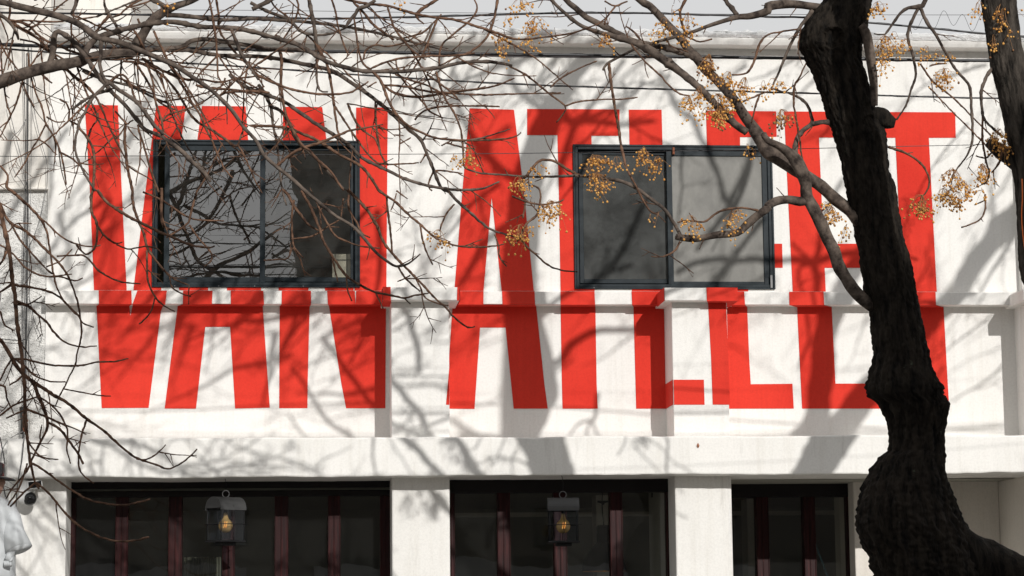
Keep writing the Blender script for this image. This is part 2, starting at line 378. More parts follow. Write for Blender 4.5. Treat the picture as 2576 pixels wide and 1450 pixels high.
# rooms behind the glass
def room(name, x0, x1, y0, y1, z0, z1, mt='room'):
    mb = MB(); mb.face([(x0, y1, z0), (x1, y1, z0), (x1, y1, z1), (x0, y1, z1)]).face([(x0, y0, z0), (x0, y1, z0), (x0, y1, z1), (x0, y0, z1)])
    mb.face([(x1, y0, z0), (x1, y0, z1), (x1, y1, z1), (x1, y1, z0)]).face([(x0, y0, z1), (x0, y1, z1), (x1, y1, z1), (x1, y0, z1)]).face([(x0, y0, z0), (x1, y0, z0), (x1, y1, z0), (x0, y1, z0)])
    return mb.build(name, mt, bld)
room('upper_room', XL+.1, XR-.1, .162, 4, ZLB-.3, ZC-.3)
# ---- shop fronts under the beam
ZTOP = ZBB+.012
soff = MB().box(xbl+.02, XR, .05, 5.2, ZTOP, ZTOP+.12).build('soffit', 'porch', bld)
P0 = (at(19, 1330, YP).x, at(166, 1330, YP).x); P1 = (at(986, 1330, YP).x, at(1132, 1330, YP).x); P2 = (at(1699.5, 1330, YP).x, at(1842.5, 1330, YP).x)
YF1, YF2, YF3, YPO = .05, .01, .82, .58
for (a, b), yb in ((P0, 5), (P1, YF1+.12), (P2, YF3+.2)):
    B('pillar', 'white2', bld, a, b, YP, yb, 0, ZBB+.012, bevel=.012)
def shopfront(Y, l, r, top, hdr, mull, gap=None, zb=.25, xl=None):
    """l, r: opening; mull: list of (left px, right px); mullions and panes are sub-parts"""
    x0 = xl if xl is not None else at(l, 1330, Y).x; x1 = at(r, 1330, Y).x; zt = at((l+r)/2, top, Y).z; zh = at((l+r)/2, hdr, Y).z
    mb = MB(); mb.box(x0, x1, Y-.05, Y+.05, 0, zb)
    if gap:
        g0, g1 = at((l+r)/2, gap[0], Y).z, at((l+r)/2, gap[1], Y).z
        mb.box(x0, x1, Y-.06, Y+.05, g0, ZTOP); mb.box(x0, x1, Y-.055, Y+.05, zh, g1)
    else: mb.box(x0, x1, Y-.06, Y+.05, zh, ZTOP)
    fr = mb.build('shopfront', 'headframe', bld, bevel=.006, seg=1)
    xs = [x0]
    for a, b in mull:
        xa, xb = at(a, 1330, Y).x, at(b, 1330, Y).x
        if a <= l: xa = x0
        m = MB().box(xa, xb, Y-.05, Y+.05, zb, zh); wd = xb-xa
        if wd > .05: m.box(xa+wd*.46, xa+wd*.54, Y-.056, Y-.05, zb, zh)
        m.box(xa, xa+.008, Y-.058, Y-.05, zb, zh).box(xb-.008, xb, Y-.058, Y-.05, zb, zh)
        m.build('mullion', 'maroon', fr, bevel=.002, seg=1); xs += [xa, xb]
    xs.append(x1)
    for i in range(0, len(xs)-1, 2):
        a, b = xs[i], xs[i+1]
        if b-a > .03:
            t = random.uniform(-.004, .004); t2 = random.uniform(-.003, .003)
            MB().face([(a, Y+t2, zb), (b, Y-t2, zb), (b, Y-t2+t, zh), (a, Y+t2+t, zh)]).build('pane', 'glass3', fr)
    if gap: MB().face([(x0, Y, g1), (x1, Y, g1), (x1, Y, g0), (x0, Y, g0)]).build('transom_pane', 'glass3', fr)
    return fr
s1 = shopfront(YF1, 169, 981, 1214, 1250, [(169, 191), (292, 323), (425, 459), (560, 591), (691, 725), (825, 856), (956, 981)], gap=(1228, 1235))
s2 = shopfront(YF2, 1133, 1692, 1209, 1240, [(1133, 1143), (1250, 1282), (1392, 1424), (1533, 1564), (1675, 1692)], xl=P1[1])
s3 = shopfront(YF3, 1843, 2152, 1224, 1251, [(1900, 1931), (2019, 2048), (2128, 2152)], xl=P2[0])
# jamb fills beside the recessed fronts
B('jamb_wall', 'porch', bld, at(981, 1330, YF1).x, P1[0]+.01, YP+.1, YF1+.1, 0, ZTOP)
B('jamb_wall', 'porch', bld, at(1692, 1330, YF2).x, P2[0]+.01, YP+.1, YF2+.1, 0, ZTOP)
B('jamb_wall', 'porch', bld, P0[1]-.01, at(169, 1330, YF1).x, YP+.1, YF1+.1, 0, ZTOP)
xa = at(2149, 1330, YPO).x; xb = at(2516, 1330, YPO).x
B('porch_wall', 'porch', bld, xa, xb, YPO, 1.3, 0, ZTOP, bevel=.01)
B('porch_side_wall', 'porch', bld, xb, XR, YP, 1.4, 0, ZTOP, bevel=.02)
room('shop_room', P0[1], XR-.2, YF1+.1, 5, 0, ZTOP-.01)
# interior: pale wall panel, arch and shelf seen dimly through the glass
B('inner_column', 'porch', bld, at(1500, 1300, 2.2).x, at(1535, 1300, 2.2).x, 2.2, 2.5, 0, ZTOP-.02)
B('inner_column', 'porch', bld, at(1880, 1300, 3).x, at(1900, 1300, 3).x, 3, 3.3, 0, ZTOP-.02)
B('inner_rail', 'porch', bld, P1[1], XR-.4, 3.4, 3.46, at(1700, 1292, 3.4).z-.02, at(1700, 1292, 3.4).z+.02)
def curtain(l, r, top, Y):
    x0, x1 = at(l, 1430, Y).x, at(r, 1430, Y).x; z1 = at(l, top, Y).z; n = int((x1-x0)/.006); mb = MB()
    for i in range(n+1):
        x = x0+(x1-x0)*i/n; y = Y+.012*math.sin(i*.9)+.006*math.sin(i*.37)
        mb.v += [(x, y, .3), (x, y, z1)]
    for i in range(n): mb.f.append((2*i, 2*i+2, 2*i+3, 2*i+1)); mb.mi.append(0)
    return mb.build('curtain', 'curtain', bld, smooth=True)
curtain(462, 556, 1402, .6)
# ------------------------------------------------------------------ painted letters
DY = .0035
def pts(poly, surf):
    out = []
    for p in poly:
        px, py = p
        Y = {'U': YW-DY, 'L': YL-DY-.002, 'P': YP-DY, 'C': YCAP-DY-.002}[surf]
        if py == 'T': z = ZLT+(.001 if surf == 'L' else .02)
        elif py == 'B': z = ZLB-DY
        elif py == 'W': z = ZLB+.01
        elif py == 'CT': z = ZCT+.001
        elif py == 'CB': z = ZCB-DY
        elif py == 'PT': z = ZCB+.01
        else:
            q = at(px, py, Y); out.append((q.x, Y, q.z)); continue
        out.append((xz(px, z, Y), Y, z))
    return out
def soffit(x0f, x1f, x0b, x1b):        # ledge soffit: front px pair, back px pair
    z = ZLB-DY-.001; Yf = YL-DY-.002
    return [(xz(x0f, z, Yf), Yf, z), (xz(x1f, z, Yf), Yf, z), (xz(x1b, z, -DY), -DY, z), (xz(x0b, z, -DY), -DY, z)]
def letter(polys, extra=()):
    mb = MB()
    for s, *poly in polys: mb.face(pts(poly, s))
    for e in extra: mb.face(e)
    o = mb.build('painted_letter', 'red', bld)
    bm = bmesh.new(); bm.from_mesh(o.data); bmesh.ops.triangulate(bm, faces=bm.faces[:]); bm.to_mesh(o.data); bm.free()
    return o
letter([('U', (213.2, 263.2), (296.5, 264.9), (306.5, 483), (318.8, 'T'), (236.5, 'T'), (226.5, 483)),
        ('U', (393, 265.9), (467.4, 266.5), (455.8, 356), (389, 356), (386, 719), (406.5, 719), (405.5, 'T'), (335.5, 'T'), (365.5, 483)),
        ('L', (248.2, 'T'), (330.5, 'T'), (331.5, 'B'), (249, 'B')), ('L', (345.6, 'T'), (419.8, 'T'), (415.8, 'B'), (333.5, 'B')),
        ('U', (242.5, 'W'), (325, 'W'), (328.2, 794.6), (334, 'W'), (411, 'W'), (404.8, 783), (373.8, 1026), (255.9, 1026.5))],
       [soffit(249, 331.5, 242.5, 325), soffit(333.5, 415.8, 334, 411)])
letter([('U', (508, 266.5), (618, 267.5), (624.5, 356), (496, 356)),
        ('U', (451, 719), (523, 719), (523.5, 'T'), (450.5, 'T')), ('U', (571, 719), (656.6, 719), (657, 'T'), (571, 'T')),
        ('L', (460.8, 'T'), (534.7, 'T'), (533, 'B'), (459.9, 'B')), ('L', (580.4, 'T'), (662.3, 'T'), (664.5, 'B'), (580.8, 'B')),
        ('U', (447.5, 'W'), (660.7, 'W'), (664, 816), (678.7, 1025.6), (591.4, 1027.7), (579, 822.3), (516.4, 822.3), (493.1, 1028), (414.2, 1027.7))],
       [soffit(459.9, 664.5, 447.5, 660.7)])
letter([('U', (712, 268.5), (810.6, 269.2), (822, 357), (711, 357)),
        ('U', (896, 270.4), (975.5, 270.5), (972, 'T'), (892, 'T'), (892, 719), (903, 719), (901, 358), (895.5, 358)),
        ('U', (701, 719), (775.6, 719), (776, 'T'), (701, 'T')), ('U', (816, 719), (889, 719), (890, 'T'), (818, 'T')),
        ('L', (709, 'T'), (782.3, 'T'), (782.5, 'B'), (708.4, 'B')), ('L', (823, 'T'), (892.3, 'T'), (895, 'B'), (825, 'B')), ('L', (896, 'T'), (965, 'T'), (965, 'B'), (895.2, 'B')),
        ('C', (963.3, 'CT'), (982.6, 'CT'), (983.5, 'CB'), (963.3, 'CB')),
        ('U', (703.6, 'W'), (779, 'W'), (774, 966), (773.4, 1026.7), (702.4, 1026.7)),
        ('U', (827, 'W'), (971, 'W'), (969.3, 1027), (870.7, 1026.8), (859, 966))],
       [soffit(708.4, 782.5, 703.6, 779), soffit(825, 965, 829, 971),
        [(CX[0][0]-DY, YCAP-DY, ZCB-DY), (CX[0][0]-DY, -.123, ZCB-DY), (CX[0][0]-DY, -.123, ZCT), (CX[0][0]-DY, YCAP-DY, ZCT)],
        [(CX[0][0], YCAP-DY, ZCB-DY), (xz(983.5, ZCB, YCAP), YCAP-DY, ZCB-DY), (XP[0][0], YP, ZCB-DY), (XP[0][0], YL, ZCB-DY), (CX[0][0], YL, ZCB-DY)]])
letter([('U', (1181.4, 272.5), (1293, 275.9), (1317.9, 483), (1342.9, 'T'), (1262, 'T'), (1237, 496), (1216.4, 'T'), (1143, 'T'), (1163, 483)),
        ('C', (1150.6, 'CT'), (1155.8, 'CT'), (1155.8, 'CB'), (1149.5, 'CB')),
        ('L', (1140, 'T'), (1216.4, 'T'), (1216.2, 'B'), (1140, 'B')), ('L', (1263, 'T'), (1344.6, 'T'), (1346.2, 'B'), (1264.3, 'B')),
        ('U', (1138.5, 'W'), (1348.5, 'W'), (1369.5, 966), (1377.9, 1027.8), (1292.2, 1028), (1272, 824), (1207.7, 824), (1193.7, 1028.6), (1121, 1028), (1130, 899)),
        ('P', (1130.3, 925), (1130.3, 1018.2), (1122.1, 1017.9))],
       [soffit(1140, 1346.2, 1140, 1348.5), [(CX[0][1]+DY, YCAP-DY, ZCB-DY), (CX[0][1]+DY, -.123, ZCB-DY), (CX[0][1]+DY, -.123, ZCT), (CX[0][1]+DY, YCAP-DY, ZCT)]])
letter([('U', (1326.2, 274), (1558.4, 275.3), (1558.4, 341.5), (1487.8, 341.5), (1488.5, 368), (1444, 368), (1452, 722), (1496, 722), (1496, 'T'), (1410.2, 'T'), (1406, 483), (1402.2, 339.8), (1326.2, 339.8)),
        ('L', (1410.2, 'T'), (1495.5, 'T'), (1497.2, 'B'), (1410.2, 'B')),
        ('U', (1410.2, 'W'), (1497.8, 'W'), (1501, 966), (1503.5, 1028), (1415.2, 1028), (1413.5, 966))], [soffit(1410.2, 1497.2, 1410.2, 1497.8)])
letter([('U', (1581.7, 275.9), (1664.4, 275.9), (1666.7, 368), (1583.7, 368)), ('U', (1589.4, 722), (1673, 722), (1673.5, 'T'), (1589.6, 'T')),
        ('L', (1588.8, 'T'), (1685, 'T'), (1685, 'B'), (1590.4, 'B')),
        ('U', (1593.5, 'W'), (1690, 'W'), (1694, 1028), (1600.4, 1028), (1598.7, 966)),
        ('P', (1694.6, 955.2), (1770.7, 955.2), (1772.6, 1018), (1696, 1018))],
       [soffit(1590.4, 1680, 1593.5, 1685),
        [(XP[1][0]-DY, YP-DY, zat(1695, 955.2, YP)), (XP[1][0]-DY, YP-DY, zat(1695, 1018, YP)), (XP[1][0]-DY, 0, zat(1695, 1018, YP)), (XP[1][0]-DY, 0, zat(1695, 955.2, YP))],
        [(CX[1][0]-DY, YCAP-DY, ZCB-DY), (CX[1][0]-DY, -.123, ZCB-DY), (CX[1][0]-DY, -.123, ZCT), (CX[1][0]-DY, YCAP-DY, ZCT)],
        ])
xe = xz(1777.6, ZCB, YCAP); xe2 = xz(1781, ZCB, YP)
letter([('U', (1776, 278.2), (1952.6, 280), (1954, 343.8), (1861.6, 345), (1862, 371), (1778.6, 369)), ('U', (1944, 613), (1967.5, 613), (1969, 673.5), (1945, 673.5)),
        ('U', (1797, 722), (1882, 722), (1882.3, 'T'), (1797, 'T')), ('C', (1777, 'CT'), (1855.4, 'CT'), (1855.4, 'CB'), (1778.4, 'CB')),
        ('L', (1840, 'T'), (1872, 'T'), (1874.5, 'B'), (1840, 'B')),
        ('P', (1781, 'PT'), (1826.5, 'PT'), (1832, 900), (1836.7, 1018), (1793, 1017.8), (1788.8, 899)),
        ('U', (1820, 'W'), (1879.5, 'W'), (1884.6, 899), (1888.7, 966.5), (1993.5, 965.4), (1996.9, 1027.8), (1825, 1028))],
       [soffit(1840, 1874.5, 1840, 1879.5), [(xe, YCAP-DY, ZCB-DY), (CX[1][1], YCAP-DY, ZCB-DY), (CX[1][1], YL, ZCB-DY), (XP[1][1], YL, ZCB-DY), (XP[1][1], YP, ZCB-DY), (xe2, YP, ZCB-DY)]])
letter([('U', (1972.5, 280.2), (2150, 281.3), (2152, 345.8), (2060.2, 345.8), (2072, 613), (2167, 613), (2169, 673.7), (2074.5, 673.7), (2077.5, 'T'), (1994.2, 'T'), (1981.9, 483)),
        ('L', (1985.2, 'T'), (2071.8, 'T'), (2073.5, 'B'), (1985.9, 'B')),
        ('U', (2005, 'W'), (2092, 'W'), (2101.8, 965), (2215, 965), (2217, 1027.8), (2017.8, 1027.8))], [soffit(1985.9, 2073.5, 2005, 2092)])
letter([('U', (2183, 281.5), (2403, 282.5), (2404.5, 346.5), (2336.7, 346.5), (2356.7, 'T'), (2271, 'T'), (2252.4, 346.5), (2184, 346.5)),
        ('L', (2269, 'T'), (2353.4, 'T'), (2354.8, 'B'), (2270, 'B')),
        ('U', (2287, 'W'), (2373.4, 'W'), (2384.4, 966), (2388, 1027.8), (2297, 1027.8))], [soffit(2270, 2354.8, 2287, 2373.4)])
# ------------------------------------------------------------------ neighbours
nb = tag(empty('neighbouring_house', (-4, .02, 0)), 'neighbouring house of rough grey stucco at the left edge with a stone string course', 'house')
zs = zat(50, 477, .02)
B('wall', 'rough', nb, -9, XL, .02, 5, 0, zs)
B('upper_wall', 'cream', nb, -9, XL, .015, 5, zs, zat(50, -150, .0))
B('string_course', 'cream', nb, -9, XL+.004, -.035, .02, zs-.006, zs+.010, bevel=.004)
bb = tag(empty('background_block', (-4, 6, 0)), 'taller cream block rising behind the roof at the top left corner', 'building')
xk = at(330, 40, 8).x
B('wall', 'cream', bb, -12, xk, 8, 14, 0, zat(300, -260, 8))
B('parapet', 'cream', bb, -12, xk+.05, 7.95, 8.3, zat(300, -260, 8)-.001, zat(300, -260, 8)+.3)
for zz in (10, 60):
    B('band', 'white', bb, -12, xk+.01, 7.97, 8, zat(300, -zz, 8), zat(300, -zz-6, 8))
# houses across the street, mirrored in the glass
def tin_awning(par, x0, x1, y, z):
    mb = MB(); n = int((x1-x0)/.06)
    for i in range(n+1):
        x = x0+(x1-x0)*i/n; a = .018*math.sin(i*1.05)
        mb.v += [(x, y, z+.35+a), (x, y+1.1, z+a)]
    for i in range(n): mb.f.append((2*i, 2*i+1, 2*i+3, 2*i+2)); mb.mi.append(0)
    mb.build('corrugated_awning', 'tin', par)
ho = tag(empty('low_house_opposite', (-8, -28, 0)), 'low dark house across the street mirrored in the shop windows', 'house')
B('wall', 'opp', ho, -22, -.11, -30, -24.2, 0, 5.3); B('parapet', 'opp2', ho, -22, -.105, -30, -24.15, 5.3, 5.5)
tin_awning(ho, -9, -1, -24.2, 2.15)
for i in range(6): B('window', 'track', ho, -18+3*i, -16.8+3*i, -24.2, -24.15, 1.1, 2.6)
th = tag(empty('tall_house_opposite', (8, -28, 0)), 'tall brown block across the street mirrored in the dark window', 'building')
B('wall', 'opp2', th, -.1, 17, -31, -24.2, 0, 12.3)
tin_awning(th, 1, 9, -24.2, 2.2)
for i in range(7):
    for j in range(3):
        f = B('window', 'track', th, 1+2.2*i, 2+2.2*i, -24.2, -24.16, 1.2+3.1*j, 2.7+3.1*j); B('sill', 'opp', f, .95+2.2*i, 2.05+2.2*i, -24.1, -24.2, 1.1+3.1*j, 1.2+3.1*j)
# ------------------------------------------------------------------ lanterns hanging under the beam
def lantern(px, top, Y, rot, label):
    c = at(px, top, Y); x, z = c.x, c.z; W, D, H = .235, .20, .33
    t = tag(empty('hanging_lantern', (x, Y, z)), label, 'lantern', 'lanterns hanging under the beam')
    R3 = Matrix.Rotation(rot, 4, 'Z'); T = Matrix.Translation((x, Y, z)) @ R3
    P = lambda a, b, c_: T @ Vector((a, b, c_))
    mb = MB(); hw, hd = W/2-.012, D/2-.012; r = .004
    zt = -.085; zb = -H
    for sx in (-1, 1):
        for sy in (-1, 1): mb.tube([P(sx*hw, sy*hd, zt), P(sx*hw, sy*hd, zb)], [r, r], 6)
    for zz, rr in ((zt, .005), (zb, .006), (-.205, .003)):
        e = .008 if zz == -.205 else 0
        q = [P(-hw-e, -hd-e, zz), P(hw+e, -hd-e, zz), P(hw+e, hd+e, zz), P(-hw-e, hd+e, zz)]
        for i in range(4): mb.tube([q[i], q[(i+1) % 4]], [rr, rr], 6)
    mb.tube([P(-hw-.03, -hd-.009, -.205), P(hw+.03, -hd-.009, -.205)], [.002, .002], 5)
    for a in (0,): mb.tube([P(a, -hd-.009, zt+.02), P(a, -hd-.009, zb)], [.0028]*2, 5)
    mb.tube([P(0, hd+.009, zt), P(0, hd+.009, zb)], [.0028]*2, 5)
    mb.build('frame', 'black', t, smooth=True)
    MB().obox(T @ Matrix.Translation((0, 0, zb-.004)), W, D, .012).obox(T @ Matrix.Translation((0, 0, zb-.022)), .12, .1, .025).build('base', 'black', t, bevel=.003)
    mb = MB(); n = 14; k = len(mb.v)                                   # barrel roof, its axis along the lantern's width
    for i in range(n+1):
        a = math.pi*i/n
        for sx in (-W/2, W/2): mb.v.append(tuple(P(sx, -math.cos(a)*D/2, -.085+math.sin(a)*.085)))
    for i in range(n): mb.f.append((2*i, 2*i+1, 2*i+3, 2*i+2)); mb.mi.append(0)
    mb.f.append(tuple(range(0, 2*n+2, 2))); mb.f.append(tuple(range(1, 2*n+3, 2))); mb.mi += [0, 0]
    mb.obox(T @ Matrix.Translation((0, -D/2+.002, -.092)), W, .006, .018).obox(T @ Matrix.Translation((0, D/2-.002, -.092)), W, .006, .018)
    mb.build('roof', 'roofmetal', t)
    mb = MB()
    for s in (-1, 1):
        mb.face([P(-hw, s*hd, zt), P(hw, s*hd, zt), P(hw, s*hd, zb), P(-hw, s*hd, zb)]); mb.face([P(s*hw, -hd, zt), P(s*hw, hd, zt), P(s*hw, hd, zb), P(s*hw, -hd, zb)])
    for q in range(4): MB().face([mb.v[4*q+i] for i in range(4)]).build('glass_pane', 'lglass', t)
    bc = P(0, 0, -.215)
    prof = [(0, -.054)]+[(.054*math.sin(a*math.pi/12), -.054*math.cos(a*math.pi/12)) for a in range(1, 10)]+[(.026, .048), (.019, .062), (.015, .085), (.015, .10)]
    b = MB().lathe(bc, prof, 20).build('bulb', 'glow', t, smooth=True)
    MB().lathe(bc, [(.015, .085), (.016, .13), (0, .13)], 14).build('socket', 'black', t, smooth=True)
    MB().tube([bc+Vector((-.012, -.054, -.02)), bc+Vector((-.004, -.056, .03)), bc+Vector((.004, -.056, -.02)), bc+Vector((.012, -.054, .03))], [.0018]*4, 5).build('filament', 'fil', t)
    mb = MB(); k = 12
    ring = [Vector((x+.026*math.cos(2*math.pi*i/k), Y, z+.022+.026*math.sin(2*math.pi*i/k))) for i in range(k+1)]
    mb.tube(ring, [.003]*(k+1), 6); mb.build('ring', 'greycable', t, smooth=True)
    top_z = ZBB+.012
    MB().tube([Vector((x, Y, z+.048)), Vector((x+.004, Y, (z+.05+top_z)/2)), Vector((x-.006, Y, top_z-.012)), Vector((x-.012, Y, top_z))], [.0022]*4, 6).tube([Vector((x-.02, Y, top_z-.003)), Vector((x+.03, Y-.01, top_z-.004))], [.005, .003], 6).build('hook', 'black', t, smooth=True)
    return t
lantern(568, 1250, YB+.19, math.radians(38), 'black lantern turned cornerwise, hanging before the left six-pane shop window')
lantern(1416, 1252, YB+.045, math.radians(-3), 'black lantern square to the street with round amber bulb, before the middle shop window')
# ------------------------------------------------------------------ pendant lamp inside
pc = at(1520, 1437, 1.1); Z0 = pc.z
t = tag(empty('pendant_lamp', pc), 'big black dome pendant lamp with amber lining inside the middle shop window', 'pendant lamp')
sc = 1/pxm(pc)
prof = [(57, 0), (55, 14), (50, 30), (41, 47), (30, 60), (20, 70), (18, 74), (18, 112), (15, 115), (0, 116)]
MB().lathe(pc, [(r*sc, z*sc) for r, z in prof], 28).build('lamp_shade', 'black', t, smooth=True)
MB().lathe(pc, [(r*sc*.985, z*sc*.98-.001) for r, z in prof[:7]]+[(0, 72*sc)], 28).build('lining', 'shadein', t, smooth=True)
MB().lathe(pc+Vector((0, 0, 6*sc)), [(0, -.02), (.012, -.012), (.016, 0), (.012, .02), (.006, .04)], 12).build('bulb', 'fil', t, smooth=True)
MB().tube([pc+Vector((0, 0, 115*sc)), pc+Vector((-.01, 0, .55)), Vector((pc.x, pc.y, ZTOP))], [.004]*3, 6).build('cord', 'cable', t)
MB().lathe((pc.x-.003, pc.y, at(1518, 1262, 1.1).z), [(0, .01), (.045, .008), (.05, -.004), (.02, -.012), (0, -.03)], 16).build('canopy', 'black', t, smooth=True)
tag(MB().tube([at(2046, 1354, 1.15), at(2078, 1440, 1.1), at(2330, 2100, 1.05)], [.009]*3, 8).build('pole', 'bluepole', None, smooth=True), 'thin pale blue pole leaning inside the recessed right shop window', 'pole')
# ------------------------------------------------------------------ security camera on the left pillar
cc = at(68, 1236, YP-.12)
t = tag(empty('security_camera', cc), 'white security camera with a black dome fixed high on the left pillar', 'camera')
B('mount', 'plastic', t, cc.x-.045, cc.x+.05, YP-.09, YP, cc.z-.01, cc.z+.085, bevel=.012)
MB().lathe(cc+Vector((-.01, 0, 0)), [(.038, .08), (.045, .07), (.048, -.03), (.052, -.06), (.03, -.09), (0, -.095)], 24, Matrix.Rotation(math.radians(8), 3, 'Y')).build('body', 'plastic', t, smooth=True)
MB().lathe(cc+Vector((.022, -.012, -.055)), [(.052*math.sin(a*math.pi/12), .052*math.cos(a*math.pi/12)) for a in range(13)], 24).build('dome', 'glossblack', t, smooth=True)
mt = Matrix.Translation(cc+Vector((.055, -.035, .045))) @ Matrix.Rotation(math.radians(-8), 4, 'Y') @ Matrix.Rotation(math.radians(20), 4, 'Z')
h = MB().obox(mt, .115, .05, .062).build('head', 'plastic', t, bevel=.008)
MB().obox(mt @ Matrix.Translation((.0, -.028, 0)), .098, .006, .048).build('lens_window', 'glossblack', h, bevel=.004)
# ------------------------------------------------------------------ statue at the lower left corner (mostly outside the frame)
YS = -.95; sx = at(-18, 1300, YS).x; zz = lambda p: zat(10, p, YS); k = 1/pxm(at(0, 1300, YS))
t = tag(empty('robed_statue', (sx, YS, 0)), 'statue in a pale grey wide-sleeved robe and black hat at the lower left corner', 'statue')
def ring_loft(rings, n=28, fold=0.0, seed=0):
    mb = MB()
    for (c, a, b) in rings:
        for j in range(n):
            th = 2*math.pi*j/n; f = 1+fold*noise.noise(Vector((math.cos(th)*3+seed, math.sin(th)*3, c[2]*.5)))
            mb.v.append((c[0]+a*f*math.cos(th), c[1]+b*f*math.sin(th), c[2]))
    for i in range(len(rings)-1):
        for j in range(n): q = i*n+j; q2 = i*n+(j+1) % n; mb.f.append((q, q2, q2+n, q+n)); mb.mi.append(0)
    return mb
neck = zz(1250); hem = zz(1450)-.75
body = ring_loft([((sx, YS, neck+.01), .05, .05), ((sx, YS, neck-.02), .10, .09), ((sx, YS, neck-.10), .17, .12), ((sx, YS, neck-.3), .165, .13), ((sx, YS, neck-.55), .17, .14), ((sx, YS, hem), .26, .22)], 32, .18).build('robe', 'cloth', t, smooth=True)
head = MB().lathe((sx, YS, neck+.10), [(.085*math.sin(a*math.pi/12)*(1.0 if a < 7 else .88), .11*math.cos(a*math.pi/12)) for a in range(13)], 20).build('head', 'skin', t, smooth=True)
MB().lathe((sx, YS-.02, neck+.135), [(.162, -.004), (.165, .004), (.15, .012), (.088, .02), (.084, .06), (.075, .105), (.05, .12), (0, .122)], 28, Matrix.Rotation(math.radians(6), 3, 'Y')).build('hat', 'glossblack', t, smooth=True)
for s in (-1, 1):
    def A(px, py, y): q = at(px, py, y); return q
    sh_ = Vector((sx+s*.10, YS, neck-.045)); el = Vector((sx+s*.155, YS-.06, neck-.26)); cu = Vector((sx+s*.20, YS-.10, neck-.38))
    P = [sh_, sh_.lerp(el, .5)+Vector((s*.015, 0, 0)), el, cu, cu+Vector((0, 0, -.004)), cu+Vector((-s*.02, .01, .05))]
    mb = MB().tube(P, [.045, .062, .08, .098, .088, .04], 30, cap=False, jit=.04)
    mb.build('sleeve', 'cloth', t, smooth=True)
    mb = MB(); palm = cu+Vector((-s*.05, -.02, -.03)); mb.tube([cu+Vector((-s*.02, 0, .05)), palm], [.026, .024], 10)
    mb.tube([palm+Vector((0, 0, .01)), palm+Vector((-s*.02, -.01, -.05))], [.028, .03], 10); mb.build('hand', 'cloth', t, smooth=True)
    for i in range(4):
        f0 = palm+Vector((-s*.02+(i-1.5)*.013, -.025, -.055)); MB().tube([f0, f0+Vector((0, -.012, -.022)), f0+Vector((0, .004, -.036)), f0+Vector((0, .018, -.028))], [.008, .0085, .008, .006], 8).build('finger', 'cloth', t, smooth=True)
    f0 = palm+Vector((s*.012, -.015, -.02)); MB().tube([f0, f0+Vector((-s*.005, -.02, -.025)), f0+Vector((-s*.018, -.024, -.04))], [.010, .010, .007], 8).build('thumb', 'cloth', t, smooth=True)
B('plinth', 'porch', t, sx-.3, sx+.3, YS-.28, YS+.28, 0, hem+.01, bevel=.02)
# ------------------------------------------------------------------ cables
def catmull(P, step=.05, mn=2):
    out = []; n = len(P)
    for i in range(n-1):
        p0, p1, p2, p3 = P[max(i-1, 0)], P[i], P[i+1], P[min(i+2, n-1)]
        k = max(mn, int((p2-p1).length/step))
        for j in range(k):
            u_ = j/k; out.append(.5*((2*p1)+(p2-p0)*u_+(2*p0-5*p1+4*p2-p3)*u_*u_+(3*p1-p0-3*p2+p3)*u_**3))
    out.append(P[-1]); return out
def cable(name, pxs, w_, Y, label, cat, mt='cable', group=None, n=7, helper=None):
    P = [at(px, py, Y+(d[0] if d else 0)) for px, py, *d in pxs]
    C = catmull(P, .06); r = w_/2/pxm(P[0])
    mb = MB().tube(C, [r]*len(C), n)
    if helper: helper(mb, C, r)
    return tag(mb.build(name, mt, None, smooth=True), label, cat, group)
def ext(l):                                  # run on past both edges of the frame
    a, b = l[0], l[1]; y, z = l[-2], l[-1]
    s0 = (b[1]-a[1])/(b[0]-a[0]); s1 = (z[1]-y[1])/(z[0]-y[0])
    return [(a[0]-1500, a[1]-s0*1500-60), (a[0]-600, a[1]-s0*600-14)]+l+[(z[0]+600, z[1]+s1*600-14), (z[0]+1500, z[1]+s1*1500-60)]
G = 'overhead cables crossing before the facade'; YC = -4.42
def wrap(mb, C, r):                          # thin lashing wire wound loosely round a cable
    Q = []
    for i, p in enumerate(C):
        Q.append(p+Vector((0, math.cos(i*.9)*r*1.25, math.sin(i*.9)*r*1.25)))
    mb.tube(Q, [r*.16]*len(Q), 4)
cable('overhead_cable', ext([(0, 22), (644, 26), (1124, 32), (1700, 35), (2576, 37)]), 1.4, YC+.1, 'hair-thin topmost overhead wire against the sky', 'cable', group=G, n=5)
cable('overhead_cable', ext([(0, 32), (186, 34), (644, 43), (844, 46.6), (1288, 36), (1421, 32.5), (1621, 33), (1931, 42), (2025, 44), (2185, 57), (2331, 70), (2576, 92.6)]), 5.4, YC, 'black overhead cable against the sky that drops to the right past the trunk', 'cable', group=G, helper=wrap)
cable('overhead_cable', ext([(0, 112), (233, 117), (644, 125), (810, 129), (1288, 137), (1621, 141), (2198, 149), (2576, 152)]), 8.6, YC-.02, 'thickest black overhead cable bundle crossing just under the cornice', 'cable', group=G, helper=wrap)
cable('overhead_cable', ext([(0, 115.5), (400, 124), (900, 131.5), (1288, 142.5), (1800, 146.5), (2576, 155.5)]), 3.2, YC+.05, 'thin black cable lying against the underside of the thick cable bundle', 'cable', group=G)
cable('overhead_cable', ext([(0, 121.6), (133, 131.6), (366, 151.6), (644, 170), (943, 191), (1288, 211), (1621, 223), (2065, 235.6), (2205, 239.9), (2576, 248)]), 4.6, YC+.08, 'black overhead cable sloping down to the right just above the red letters', 'cable', group=G, helper=wrap)
cable('overhead_cable', ext([(0, 393), (384, 392), (911, 388.5), (1288, 386), (1588, 381.5), (1888, 376.6), (2232, 369), (2576, 360)]), 1.9, YC, 'lowest thin wire running straight across both upper windows', 'cable', group=G, n=5)
